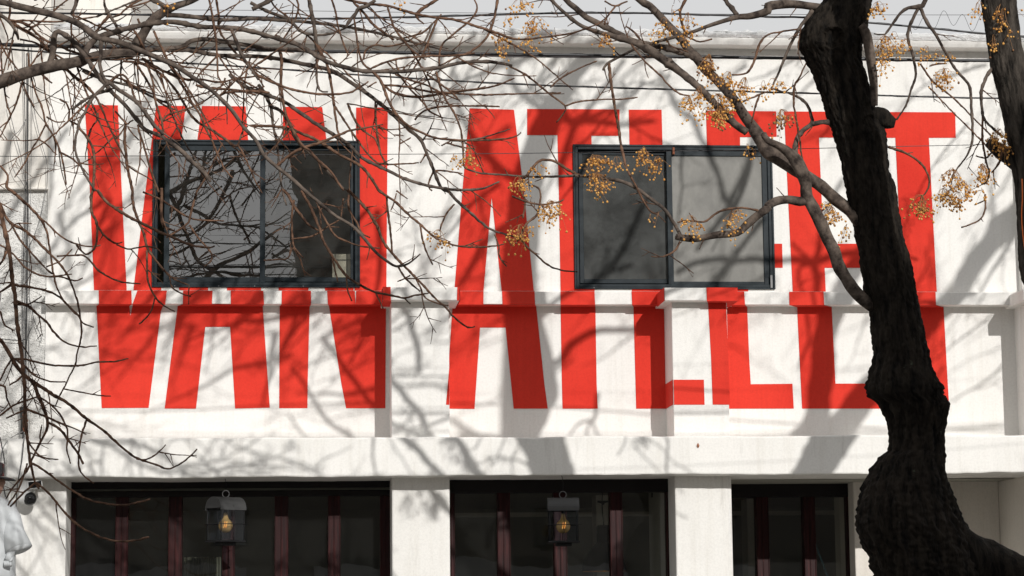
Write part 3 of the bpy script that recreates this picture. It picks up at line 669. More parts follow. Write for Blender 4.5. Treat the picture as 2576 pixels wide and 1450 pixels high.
# loose thin wire loops near the top right
lp = []
for i in range(60):
    x = 2290+i*4.2; lp.append((x, 52+18*math.sin(i*.55)+8*math.sin(i*.21)))
cable('wire_tangle', lp, 1.0, YC+.1, 'hair-thin wire curling in loose loops between the two trunks', 'wire', n=4)
# cables down the neighbouring wall
YN = -.02
GW = 'cables running down the wall of the neighbouring house'
wl = [('thick dark cable running straight down the left edge wall through the twigs', [(71, 120), (70, 300), (69, 470), (68, 640), (66, 800), (63, 950), (60, 1080), (52, 1130)], 3.4, 'cable'),
      ('dark cable slightly left of the thick one on the left edge wall', [(60, 100), (62, 260), (65, 470), (60, 620), (57, 820), (60, 960), (58, 1090)], 2.2, 'cable'),
      ('grey cable bowing widest to the right on the left edge wall', [(78, 120), (84, 260), (104, 360), (116, 400), (118, 460), (98, 560), (60, 640), (20, 660), (-20, 700)], 1.6, 'greycable'),
      ('grey cable making a tall narrow loop on the left edge wall', [(66, 300), (48, 330), (28, 350), (26, 400), (40, 440), (62, 470), (64, 540), (62, 700), (64, 860), (66, 1000), (64, 1090)], 1.7, 'greycable'),
      ('grey cable crossing the tall loop on the left edge wall', [(20, 260), (36, 330), (54, 400), (60, 440), (70, 480), (74, 640), (72, 900), (70, 1080)], 1.7, 'greycable'),
      ('pale wire right of the cable bundle on the left edge wall', [(80, 110), (80, 300), (77, 480), (75, 700), (71, 900), (76, 1040), (70, 1092)], 1.1, 'greycable'),
      ('thin black wire with a small hook ending halfway down the left edge wall', [(72, 745), (80, 775), (84, 800), (96, 830), (104, 850), (102, 862)], 1.8, 'cable'),
      ('thin black wire curling beside the rusty clamp on the left edge wall', [(66, 870), (70, 845), (78, 828), (82, 822)], 1.8, 'cable'),
      ('black cable crossing the left edge wall level with the lower letters', [(-20, 850), (20, 854), (50, 857), (64, 853)], 2.0, 'cable'),
      ('short coil of grey wire on the left edge wall', [(60, 800), (48, 806), (40, 820), (48, 832), (62, 826), (64, 812), (56, 800), (50, 790)], 1.6, 'greycable')]
for i, (lb, pp, ww, mt) in enumerate(wl):
    cable('wall_cable', [(x, y, -.035*abs(math.sin(i*1.3+y*.01))) for x, y in pp], ww, YN, lb, 'cable', mt, GW, 6)
jb = at(62, 1065, -.04)
t = tag(empty('cable_clamp', (jb.x, -.05, jb.z)), 'rusty iron clamp gathering the cables low on the left edge wall', 'clamp')
MB().tube([at(66, 1030, -.04), at(60, 1045, -.08), at(66, 1058, -.07), at(58, 1072, -.05), at(64, 1085, -.06)], [.012, .016, .013, .016, .01], 7, jit=.5).build('iron_bracket', 'rust', t)
MB().tube([at(56, 1025, -.04), at(58, 1060, -.06), at(55, 1092, -.04)], [.018, .024, .012], 7, jit=.6).build('tape_wrap', 'track', t)
cable('wall_cable', [(58, 1085, .2), (30, 1100, .1), (10, 1122, 0), (2, 1160), (14, 1200), (34, 1219), (50, 1213), (58, 1204)], 2.2, YB-.03, 'grey cable looping round the left end of the beam', 'cable', 'greycable', GW, 6)
cable('wall_cable', [(62, 1090, .1), (60, 1110, -.01), (55, 1160, -.01), (46, 1206, 0), (42, 1240, .1), (40, 1290, .2)], 2.4, YB-.03, 'black cable hanging down over the left end of the beam', 'cable', 'cable', GW, 6)
cable('wall_cable', [(0, 1100), (6, 1130), (12, 1170), (4, 1190), (8, 1220), (14, 1250)], 3, YB+.05, 'twisted black cable at the very left edge beside the beam end', 'cable', 'cable', GW, 6)
MB_ = cable('orange_cable', [(2571, 450, 0), (2572, 500), (2570, 540), (2573, 590), (2580, 640), (2590, 700)], 2.4, -6.5, 'bright orange cable against the right edge tree trunk', 'cable', 'orange')
# leaf stuck on the beam
c = at(1756, 1121, YB-.006)
o = MB(); o.v = [tuple(c+Vector((x*.013, y*.006, z*.02))) for x, y, z in ((0, 0, -1), (.5, -1, -.5), (.8, -.6, .1), (.3, -.9, .7), (-.1, 0, 1), (-.6, -.8, .5), (-.7, -1, -.2), (0, -1.6, 0))]
o.f = [(7, i, (i+1) % 7) for i in range(7)]; o.mi = [0]*7
tag(o.build('dry_leaf', 'leaf'), 'single dry brown leaf stuck to the front of the white beam', 'leaf')
# ------------------------------------------------------------------ trees
OX = [0, 644, 1287.9, 1931.9]; OY = [0, 483, 966]; ZS = .33315
YT = -4.9
def unshadow(wx, wy, Y=YT):
    """pixel, at depth Y, of the thing whose shadow falls on facade pixel (wx, wy)"""
    p = at(wx, wy, 0); q = p+Vector((TX, -1, TZ))*(-Y); v = q-CAM
    return 1288+F*v.dot(RT)/v.dot(fw), YH0-F*v.dot(UP)/v.dot(fw)
def parse(s):
    out = []; w_ = 10; mode = 'D'
    for tok in s.split():
        if tok in 'DS' or (tok[0] == 'q' and tok[1:].isdigit()): mode = tok; continue
        v = [float(a) for a in tok.split(',')]
        if len(v) > 2: w_ = v[2]
        if mode == 'D': out.append((v[0], v[1], w_))
        elif mode == 'S': x, y = unshadow(v[0], v[1]); out.append((x, y, w_/.74))
        else:
            q = int(mode[1:]); out.append((OX[q % 4]+v[0]*ZS, OY[q//4]+v[1]*ZS, w_*ZS))
    return out
class Tree:
    def __init__(s, name, label, Y, px, seed, group=None):
        s.Y = Y; s.rng = random.Random(seed); base = at(px, 1450, Y); s.o = tag(empty(name, (base.x, Y, 0)), label, 'tree', group)
        s.samp = []; s.tw = MB(); s.seed = seed; s.nb = 0
    def near(s, x, y, R=14):
        b = None; bd = R*R
        for (a, c, Y) in s.samp:
            d = (a-x)**2+(c-y)**2
            if d < bd: bd = d; b = Y
        return b
    def path(s, pl, drift=None, Y0=None):
        """list of (px, py, w px) -> 3-D points and radii"""
        if Y0 is None: Y0 = s.near(pl[0][0], pl[0][1])
        if Y0 is None: Y0 = s.Y+.45*noise.noise(Vector((pl[0][0]/400, pl[0][1]/400, s.seed)))
        if drift is None: drift = s.rng.uniform(-1, 1)*.22
        C = catmull([Vector(p) for p in pl], 7 if pl[0][2] < 12 else 9, 2); L = 0; P = []; Rr = []
        for i, c in enumerate(C):
            if i: L += math.hypot(c.x-C[i-1].x, c.y-C[i-1].y)
            Y = Y0+drift*min(L, 900)/325+.05*noise.noise(Vector((c.x/90, c.y/90, s.seed+3)))*min(1, L/60)
            p = at(c.x, c.y, Y); P.append(p); Rr.append(max(c.z, .9)/2/pxm(p)); s.samp.append((c.x, c.y, Y))
        return C, P, Rr
    def branch(s, st, drift=None, Y0=None, name=None, mt=None, sub=1.0, n=None, parent=None):
        pl = parse(st) if isinstance(st, str) else st
        C, P, Rr = s.path(pl, drift, Y0)
        w0 = max(p[2] for p in pl); thin = w0 < 9
        L = 0; per = 17 if thin else 34; ph = s.rng.random()*per      # the swollen nodes of the twigs
        for i in range(len(P)):
            if i: L += math.hypot(C[i].x-C[i-1].x, C[i].y-C[i-1].y)
            k = ((L+ph) % per)
            if k < 5 and w0 < 22: Rr[i] *= 1.28
            Rr[i] *= 1+.10*noise.noise(Vector((L/30, s.nb, 0)))
            if w0 < 22: P[i] = P[i]+Vector((noise.noise(Vector((L/14, s.nb, 1))), 0, noise.noise(Vector((L/14, s.nb, 7)))))*.0035
        n = n or (6 if thin else 10 if w0 < 20 else 18)
        mb = MB().tube(P, Rr, n, jit=.0 if thin else .14)
        s.nb += 1
        o = mb.build(name or ('twig' if thin else 'branch'), mt or ('twig' if w0 < 8 else 'limb'), parent or s.o, smooth=True)
        if sub and w0 < 24: s.twigs(C, P, Rr, sub)
        return o
    def twigs(s, C, P, Rr, dens):
        L = 0; nxt = s.rng.uniform(25, 80)
        for i in range(2, len(C)-1):
            L += math.hypot(C[i].x-C[i-1].x, C[i].y-C[i-1].y)
            if L > nxt:
                nxt = L+s.rng.uniform(30, 110)/dens; dx, dy = C[i].x-C[i-1].x, C[i].y-C[i-1].y
                a = math.atan2(dy, dx)+s.rng.choice((-1, 1))*s.rng.uniform(.35, 1.1); ln = s.rng.uniform(9, 60) if s.rng.random() < .75 else s.rng.uniform(60, 130)
                s.sprig(P[i], a, ln, min(Rr[i]*1.4*pxm(P[i]), 3.2), 1)
    def sprig(s, p0, a, ln, w_, lev, yaw=None):
        """a short curved side twig grown in 3-D from p0; a is its direction seen from the street"""
        r = s.rng; k = max(3, int(ln/7)); P = [p0]; Q = []; cur = r.uniform(-.07, .07)*(30/ln if ln > 30 else 1); dy = r.uniform(-.5, .5)
        sc = 1/pxm(p0); st = ln/k*sc
        for i in range(k):
            a += cur+r.uniform(-.10, .10)
            P.append(P[-1]+Vector((math.cos(a)*st, dy*st, -math.sin(a)*st)))
        R_ = [max(.9, w_*(1-.55*i/k))*sc/2*(1.25 if i % 2 else 1) for i in range(k+1)]; R_[-1] *= 1.15
        s.tw.tube(P, R_, 4)
        if ln > 45 and lev < 3:
            for _ in range(r.randint(1, 3)):
                j = r.randint(1, k-1); s.sprig(P[j], a+r.choice((-1, 1))*r.uniform(.4, 1), ln*r.uniform(.25, .5), w_*.7, lev+1)
    def finish(s):
        if s.tw.v: tag(s.tw.build('twigs', 'twig', s.o), kind='stuff')
def trunk(tree, rows, Y, mt, name='trunk', depth=.88, amp=.055, n=120, step=2.4, knots=()):
    """rows: (py, left px, right px) of the outline; a solid fissured trunk is grown round it"""
    rows = sorted(rows); mb = MB(); ys = []; y = rows[0][0]
    while y <= rows[-1][0]: ys.append(y); y += step if -30 < y < 1480 else 14
    out = []
    for y in ys:
        for (a, b) in zip(rows, rows[1:]):
            if a[0] <= y <= b[0]:
                t_ = (y-a[0])/(b[0]-a[0]); t_ = t_*t_*(3-2*t_)*.6+t_*.4; l = a[1]+(b[1]-a[1])*t_; r = a[2]+(b[2]-a[2])*t_; break
        out.append((y, l, r))
    for (y, l, r) in out:
        A = at(l, y, Y); Bp = at(r, y, Y); c = (A+Bp)/2; rad = (Bp.x-A.x)/2
        for j in range(n):
            th = 2*math.pi*j/n; cs, sn = math.cos(th), math.sin(th)
            q = Vector((cs*rad*5.5/.25*.3, sn*rad*5.5/.25*.3, c.z*1.6))
            wv = .8*noise.noise(Vector((cs, sn, c.z*4)))
            ridge = abs(noise.noise(Vector((cs*5.5+wv, sn*5.5, c.z*2.9))))*1.6+abs(noise.noise(Vector((cs*10+wv, sn*10, c.z*4.5+5))))*.9
            fine = noise.noise(Vector((cs*14, sn*14, c.z*13)))*.45+noise.noise(Vector((cs*26, sn*26, c.z*38)))*.7
            lump = noise.noise(Vector((cs*1.4, sn*1.4, c.z*3+9)))
            f = 1-amp*.9+amp*(ridge*1.1+fine*1.0)+amp*.5*lump*(abs(sn))
            for (kx, ky, kr, kd) in knots:
                px_ = 1288+0*kx
                d2 = ((c.x+cs*rad-at(kx, ky, Y).x)**2+(c.z-at(kx, ky, Y).z)**2)/(kr/325)**2
                if sn < 0 and d2 < 6: f += kd*math.exp(-d2)*(1 if d2 > .35 else -.6)
            mb.v.append((c.x+cs*rad*f, Y+sn*rad*depth*f, c.z+.25*(A.z-Bp.z)*0))
        tree.samp.append(((l+r)/2, y, Y)); tree.samp.append((l+6, y, Y)); tree.samp.append((r-6, y, Y))
    for i in range(len(out)-1):
        for j in range(n):
            q = i*n+j; q2 = i*n+(j+1) % n; mb.f.append((q, q+n, q2+n, q2)); mb.mi.append(0)
    mb.f.append(tuple(range(n))); mb.mi.append(0)
    return mb.build(name, mt, tree.o, smooth=True)
# ---- the big dark tree on the right
T1 = Tree('chinaberry_tree', 'big black-barked tree with a swollen bent trunk standing before the right half of the facade', YT, 2290, 11)
up = [unshadow(x, y) for x, y in ((1303, 700), (1318, 520), (1335, 420), (1365, 330), (1392, 270), (1425, 210), (1480, 135))]
rows = [(up[i][1], up[i][0]-h, up[i][0]+h) for i, h in ((0, 58), (1, 52), (2, 48), (3, 45), (4, 42), (5, 40), (6, 36))]
rows += [(-120, 2105, 2245), (-50, 2085, 2215), (0, 2070, 2193), (33, 2044, 2187), (60, 2026, 2180), (83, 2015, 2173), (117, 2010, 2167), (150, 2030, 2168), (200, 2055, 2183), (267, 2075, 2200), (290, 2082, 2205), (340, 2098, 2228), (367, 2108, 2232), (420, 2118, 2233), (483, 2130, 2253), (583, 2150, 2268),
         (650, 2162, 2286), (716, 2173, 2302), (783, 2188, 2313), (850, 2195, 2328), (890, 2197, 2338), (916, 2193, 2340), (950, 2183, 2350), (975, 2180, 2364), (992, 2184, 2370), (1020, 2214, 2388), (1060, 2230, 2381), (1083, 2235, 2373), (1115, 2236, 2372), (1133, 2234, 2373), (1150, 2212, 2373), (1183, 2191, 2376), (1233, 2168, 2386), (1280, 2153, 2402), (1330, 2153, 2425), (1366, 2166, 2440), (1400, 2184, 2450), (1450, 2196, 2460), (1600, 2200, 2440), (2000, 2190, 2450), (2200, 2160, 2490), (2290, 2120, 2540)]
trunk(T1, rows, YT, 'trunk', amp=.085, knots=[(2080, 112, 32, .16), (2180, 320, 26, .1), (2350, 1000, 26, .06)])
T1.branch('D 2190,300,30 2205,292,44 2222,300,50 2236,306,40 2252,310,22', 0, YT-.05, 'branch_stump', 'trunk', 0, 18)
T1.branch('D 2300,1310,150 2400,1386,140 2480,1425,128 2560,1462,130 2700,1540,150 2900,1700,180 3000,1950,200', 0, YT+.02, 'root_limb', 'trunk', 0, 40)
T1.branch('q3 700,190,62 735,240,74 752,300,76 768,400,75 785,520,70 800,640,60 806,800,46', 0, YT-.12, sub=0)
T1.branch('q3 420,60,60 330,48,60 200,32,60 100,33,66 0,52,70 q2 1933,82,64 1800,122,48 1690,132,40 1500,190,28 1350,246,26 1180,292,24 980,350,22 850,410,20 720,480,20 688,530,16', .1, YT)
T1.branch('q2 1700,112,36 1660,62,34 1600,-20,34 1560,-150,30', .1)
T1.branch('q7 700,235,100 620,145,92 500,45,92 400,-45,92 q3 290,1335,94 150,1245,98 0,1145,108 q2 1900,1090,106 1850,1010,98 1760,880,80 1680,760,75 1580,640,70 1480,540,72 1400,445,78 1330,370,66 1260,272,62 1180,192,60 1100,105,56 1040,45,56 960,-10,56 700,-280,50 400,-700,44', .12, YT-.02)
T1.branch('q2 1400,440,56 1300,400,50 1200,372,46 1050,337,44 920,312,45 800,252,45 700,200,48 560,130,45 480,60,44 410,0,42 300,-150,38 100,-400,30', .1)
T1.branch('q2 1770,1000,56 1680,935,56 1600,850,54 1500,752,54 1400,650,55 1280,550,60 1160,462,66 1060,392,66 960,340,46 850,300,42 700,256,36 600,226,32 500,180,28 400,100,26 300,0,24 200,-150,20', .08)
T1.branch('q7 790,880,70 735,825,92 650,740,94 590,650,92 530,550,94 500,450,98 450,350,96 400,240,94 340,120,94 290,30,90 q3 286,1400,88 270,1330,98 232,1250,106 180,1175,84 100,1112,60 0,1062,50 q2 1900,1010,48', -.05, YT-.02)
T1.branch('q7 290,62,70 240,72,70 150,56,62 60,70,64 0,106,64 q6 1933,120,62 1850,180,62 1780,242,60 1700,308,56 1550,322,52 1400,350,50 1280,345,52 1240,338,46', .05)
T1.branch('q6 1275,335,28 1250,280,27 1200,200,26 1150,130,26 1060,60,26 980,0,26 q2 930,1415,26 870,1385,25 800,1363,24 650,1340,24 500,1328,22 300,1333,18 150,1335,16 0,1325,14 q1 1850,1318,13 1700,1308,13 1580,1270,13 1570,1240,12', .1)
T1.branch('q2 510,1325,20 420,1280,20 330,1222,20 260,1206,20 200,1220,19 130,1300,18 60,1400,16 q6 100,70,14 80,200,12', 0)
T1.branch('q6 1880,145,16 1740,120,16 1600,135,16 1530,170,14 1450,225,14 1330,215,12 1250,230,10', -.1)
for st in ('q3 340,80,36 240,210,26 150,380,22 80,550,18 20,680,12', 'q3 230,218,14 100,240,14 0,262,14 q2 1870,330,16 1840,430,16 1800,520,16 1750,560,14 1660,565,12',
           'q3 290,470,10 240,580,14 200,650,16 195,780,15 210,880,14 240,1060,13 260,1200,12 300,1300,10', 'q3 20,665,10 100,690,14 180,710,18 280,770,22 320,850,24 330,930,30 260,990,36 218,1050,38 208,1130,40 200,1200,44',
           'q3 480,932,36 420,920,36 330,940,34', 'q3 1240,-260,40 1190,0,34 1140,50,38 1060,60,24 1000,100,22 940,180,18 880,260,14 800,252,10', 'q3 1142,50,26 1100,130,24 1060,230,22 1060,310,20 1090,400,22 1110,500,20 1115,580,18 1080,680,16 1040,800,14 970,905,12',
           'q3 1150,55,28 1200,170,26 1260,250,24 1310,340,22 1370,450,20 1430,540,20 1520,650,22 1535,800,22 1545,980,20 1540,1080,18 1500,1180,14 1430,1270,12 1380,1370,10', 'q3 1150,480,14 1250,620,14 1400,740,13 1550,890,12 1700,1040,12 1742,1095,14',
           'q3 1210,650,11 1350,800,11 1500,950,11 1650,1100,12 1740,1200,12 1850,1252,16', 'q3 910,1110,20 1050,1160,18 1150,1230,17 1200,1300,16 1220,1370,18 1200,1440,14 1150,1500,10', 'q2 735,480,22 740,570,22 760,700,20 780,830,20 805,960,20 820,1080,20 840,1170,18 870,1280,16 940,1410,16 q6 1000,80,14 1040,140,14 1080,162,12',
           'q2 890,320,14 950,400,14 1020,480,14 1120,570,13 1190,650,13 1270,710,13 1340,720,10', 'q2 1340,-60,22 1280,60,20 1270,110,20 1290,200,20 1320,272,18', 'q2 700,8,12 780,45,14 870,8,12', 'q2 780,45,14 705,150,13 700,188,12',
           'q2 1170,292,14 1190,340,13 1240,362,12 1330,392,10', 'q2 1310,270,14 1350,290,14 1420,315,13 1510,295,12', 'q2 990,330,18 930,250,16 865,200,12', 'q2 1870,720,14 1840,800,14 1808,930,11', 'q2 1730,772,14 1850,722,13 1933,690,11',
           'q6 0,30,14 100,70,14 220,95,13 350,75,12 390,55,10', 'q6 60,345,16 110,240,16 190,170,16 215,40,15 200,-30,13 q2 150,1400,13', 'q6 0,335,14 60,345,15 110,410,15 200,490,14 270,550,13 370,590,12 495,602,12', 'q6 1270,375,16 1240,430,14 1190,470,13 1140,488,11 1050,488,9', 'q6 1190,478,8 1280,540,7 1370,615,6',
           'q7 1640,20,14 1640,120,13 1610,200,12 1540,240,12 1460,268,11', 'q7 1560,98,8 1645,60,10', 'q6 950,-10,14 1040,140,13 1100,170,10 1160,232,8', 'q7 560,95,10 470,85,12 440,110,12 400,150,10', 'q3 1220,500,10 1290,480,14 1350,480,10', 'q3 1420,1290,10 1390,1330,10 1380,1440,8'):
    T1.branch(st, sub=.15)
for st in ('q2 -20,500,14 100,562,15 200,640,14 300,722,13 405,805,12 380,870,11 335,925,10', 'q2 290,660,12 370,590,12 500,520,11 640,460,10', 'q2 400,800,12 520,765,12 700,750,11 820,750,11 950,735,10'):
    T1.branch(st, sub=.5)
# its crown above the frame, seen in the shadows on the facade
for st in ('S 1405,260,18 1454,300,16 1510,233,14 1570,150,12', 'S 1330,210,10 1397,283,14 1454,300,18 1521,283,12 1600,230,10', 'S 1454,300,18 1431,353,18 1414,416,18 1409,470,12', 'S 1454,300,14 1554,318,12 1650,300,10',
           'S 1310,960,22 1360,930,22 1411,905,22 1438,866,20 1501,836,18 1594,829,15 1700,800,12', 'S 1330,820,14 1414,760,14 1500,700,12 1600,650,10', 'S 1704,684,14 1757,657,15 1838,649,16 1972,655,18 2045,662,20 2110,640,18 2165,633,16 2260,600,14',
           'S 2045,662,16 2065,616,14 2075,540,12 2120,450,10', 'S 2045,662,20 2055,716,20 2065,800,16', 'S 1990,610,8 2020,640,10 2045,662,12', 'S 1795,730,14 1827,675,14 1851,652,14', 'S 2045,662,9 2000,690,8 2020,760,8 2032,860,8 2010,920,6',
           'S 960,820,16 980,860,16 1000,922,16 1013,1000,14', 'S 1300,560,22 1230,600,20 1180,680,16 1140,740,12', 'S 1325,470,24 1260,430,22 1200,360,20 1160,280,16 1140,180,12', 'S 1380,300,20 1320,240,18 1280,160,16 1260,60,12',
           'S 1660,180,14 1700,260,14 1760,330,16 1790,420,14 1850,520,12', 'S 1640,480,10 1600,560,16 1560,640,16 1500,700,14 1450,740,12', 'S 1900,300,10 1880,420,14 1820,540,14 1760,620,12'):
    T1.branch(st, drift=0, Y0=YT, mt='limb', sub=1.2, n=8)
# ---- a second tree further right whose forked trunk only shows as shadow inside the frame
T4 = Tree('forked_street_tree', 'forked street tree right of the picture casting its trunk shadow across the facade', YT-.3, 3300, 31)
YQ = YT-.3
def SQ(pl): return [(*unshadow(x, y, YQ), w_/.73) for x, y, w_ in pl]
T4.branch(SQ([(1690, 2000, 130), (1900, 1400, 100), (1952, 1282, 88), (2000, 1190, 100), (2040, 1110, 104), (2055, 1050, 60), (2062, 960, 60), (2072, 880, 58), (2092, 800, 54), (2120, 730, 48), (2165, 650, 42), (2205, 560, 32), (2230, 450, 22), (2210, 330, 14)]), 0, YQ, 'trunk', 'trunk2', 0, 20)
T4.branch(SQ([(2035, 1120, 70), (2110, 1080, 72), (2165, 1010, 68), (2215, 950, 62), (2300, 850, 56), (2345, 800, 50), (2378, 770, 48), (2412, 733, 48), (2452, 665, 50), (2495, 605, 54), (2520, 575, 74), (2560, 540, 60), (2620, 470, 62), (2700, 380, 60), (2800, 200, 50)]), 0, YQ, 'trunk_fork', 'trunk2', 0, 20)
# ---- right edge tree
T2 = Tree('street_tree', 'fissured grey-brown trunk with a stub limb leaning into the right edge of the picture', -6.25, 2800, 21)
Y2 = -6.34; u2 = [unshadow(x, y, Y2) for x, y in ((1292, 1240), (1294, 1000), (1299, 800), (1306, 640), (1340, 430), (1385, 290))]
trunk(T2, [(y, x-h, x+h) for (x, y), h in zip(u2, (50, 46, 42, 38, 34, 30))]+[(-120, 2448, 2530), (0, 2470, 2557), (90, 2482, 2566), (157, 2492, 2578), (253, 2515, 2602), (317, 2528, 2620), (400, 2545, 2642), (483, 2555, 2650), (583, 2560, 2656), (660, 2565, 2664), (700, 2570, 2672), (740, 2590, 2690), (800, 2640, 2750), (900, 2690, 2810), (1300, 2760, 2890), (2000, 2830, 2980), (2700, 2830, 3040)], Y2, 'trunk2', amp=.06)
T2.branch('q3 2000,1300,170 1900,1240,150 1820,1180,128 1740,1130,100 1690,1095,84 1655,1075,66', 0, -6.3, sub=0, mt='trunk2', n=26)
T2.branch('q3 1720,510,20 1690,520,26 1640,600,25 1610,700,24 1620,850,22 1640,910,22 1720,990,18 1775,1035,14', 0)
T2.branch('q3 1622,880,18 1620,1050,16 1650,1230,14 1672,1310,12 1640,1390,10', 0)
T2.branch('q3 1790,1060,22 1770,1150,20 1740,1240,16 1690,1300,10', 0)
T2.branch('q3 1730,1110,14 1690,1150,14 1640,1195,12 1570,1175,9', 0)
# ---- the left tree
T3 = Tree('bare_tree', 'bare tree reaching in from the left with a dense tangle of leafless branches', -4.9, -360, 5)
trunk(T3, [(-500, -560, -500), (-100, -520, -450), (200, -500, -410), (400, -490, -390), (900, -480, -370), (1500, -470, -350), (2290, -500, -310)], -4.9, 'trunk2', n=40, step=8)
T3.branch('D -420,420,56 -250,330,48 -120,260,42 q0 -60,650,104 0,620,100 150,566,95 300,522,92 450,490,88 560,470,84 700,430,76 850,405,68 1000,400,58 1070,385,44 1200,372,36 1370,355,34 1440,312,34 1550,296,34 1700,315,34 1933,352,32 q1 100,372,28 300,372,24 500,420,20', .0, -4.9)
T3.branch('q0 1040,380,90 1045,320,88 1080,260,74 1130,175,68 1190,120,76 1250,85,66 1330,45,54 1480,-10,46 1700,-160,42 2000,-420,36', -.1)
T3.branch('q0 1250,115,40 1400,120,38 1550,140,32 1700,150,30 1933,142,28 q1 200,155,27 330,162,26 600,190,24 800,225,22 1000,270,20 1200,322,18 1400,372,14 1500,388,11', .1)
T3.branch('q0 1180,376,34 1350,378,32 1450,385,31 1600,410,30 1700,420,30 1933,425,30 q1 150,442,30 300,472,32 560,530,32 700,612,30 900,752,30 1050,880,28 1170,990,27 1240,1052,26 1290,1160,24 1340,1280,24 1400,1420,23 q5 1460,0,22 1500,50,22 1600,140,20 1700,230,18 1790,290,16 1933,332,13', .05)
T3.branch('D -300,-40,22 -120,-10,19 q0 0,15,50 150,50,54 300,85,52 450,125,50 560,165,48 640,210,50 700,258,54 760,290,46 900,320,42 1050,378,42 1200,440,38 1330,500,36 1450,580,33 1570,660,31 1650,730,30 1750,832,29 1840,960,28 1933,1062,27 q1 60,1170,28 150,1255,28 260,1340,28 380,1450,27 q5 480,82,24 600,180,24 720,250,24 800,330,24 900,450,22 1000,530,20 1060,562,18 1130,550,16 1180,520,13 1240,468,11', .05, -5.2)
T3.branch('q0 610,480,60 640,400,54 680,335,50 730,288,46 800,264,42 900,232,40 1000,206,39 1130,180,38 1290,165,38 1400,180,37 1500,200,36 1650,206,34 1800,216,34 1933,245,33 q1 100,275,34 200,300,34 300,330,34 400,386,35 530,462,34 650,502,34 800,536,32 950,540,30 1100,540,30 1250,525,29 1400,510,28 1500,482,28 1650,466,26 1800,470,24 1933,495,20', -.08)
T3.branch('q0 380,490,52 400,385,46 410,272,42 440,240,38 500,270,37 560,320,38 620,390,38 680,480,36 740,570,33 800,640,32 850,700,31 950,800,30 1030,900,30 1100,980,29 1200,1020,29 1280,1070,30 1370,1140,34 1450,1220,32 1550,1312,28 1590,1375,18', -.15)
T3.branch('q0 765,290,34 760,400,29 755,500,28 785,590,28 820,640,32', -.1)
T3.branch('q0 820,620,36 900,680,30 1000,745,30 1050,790,28 1120,880,27 1180,960,26 1230,1010,24', -.1)
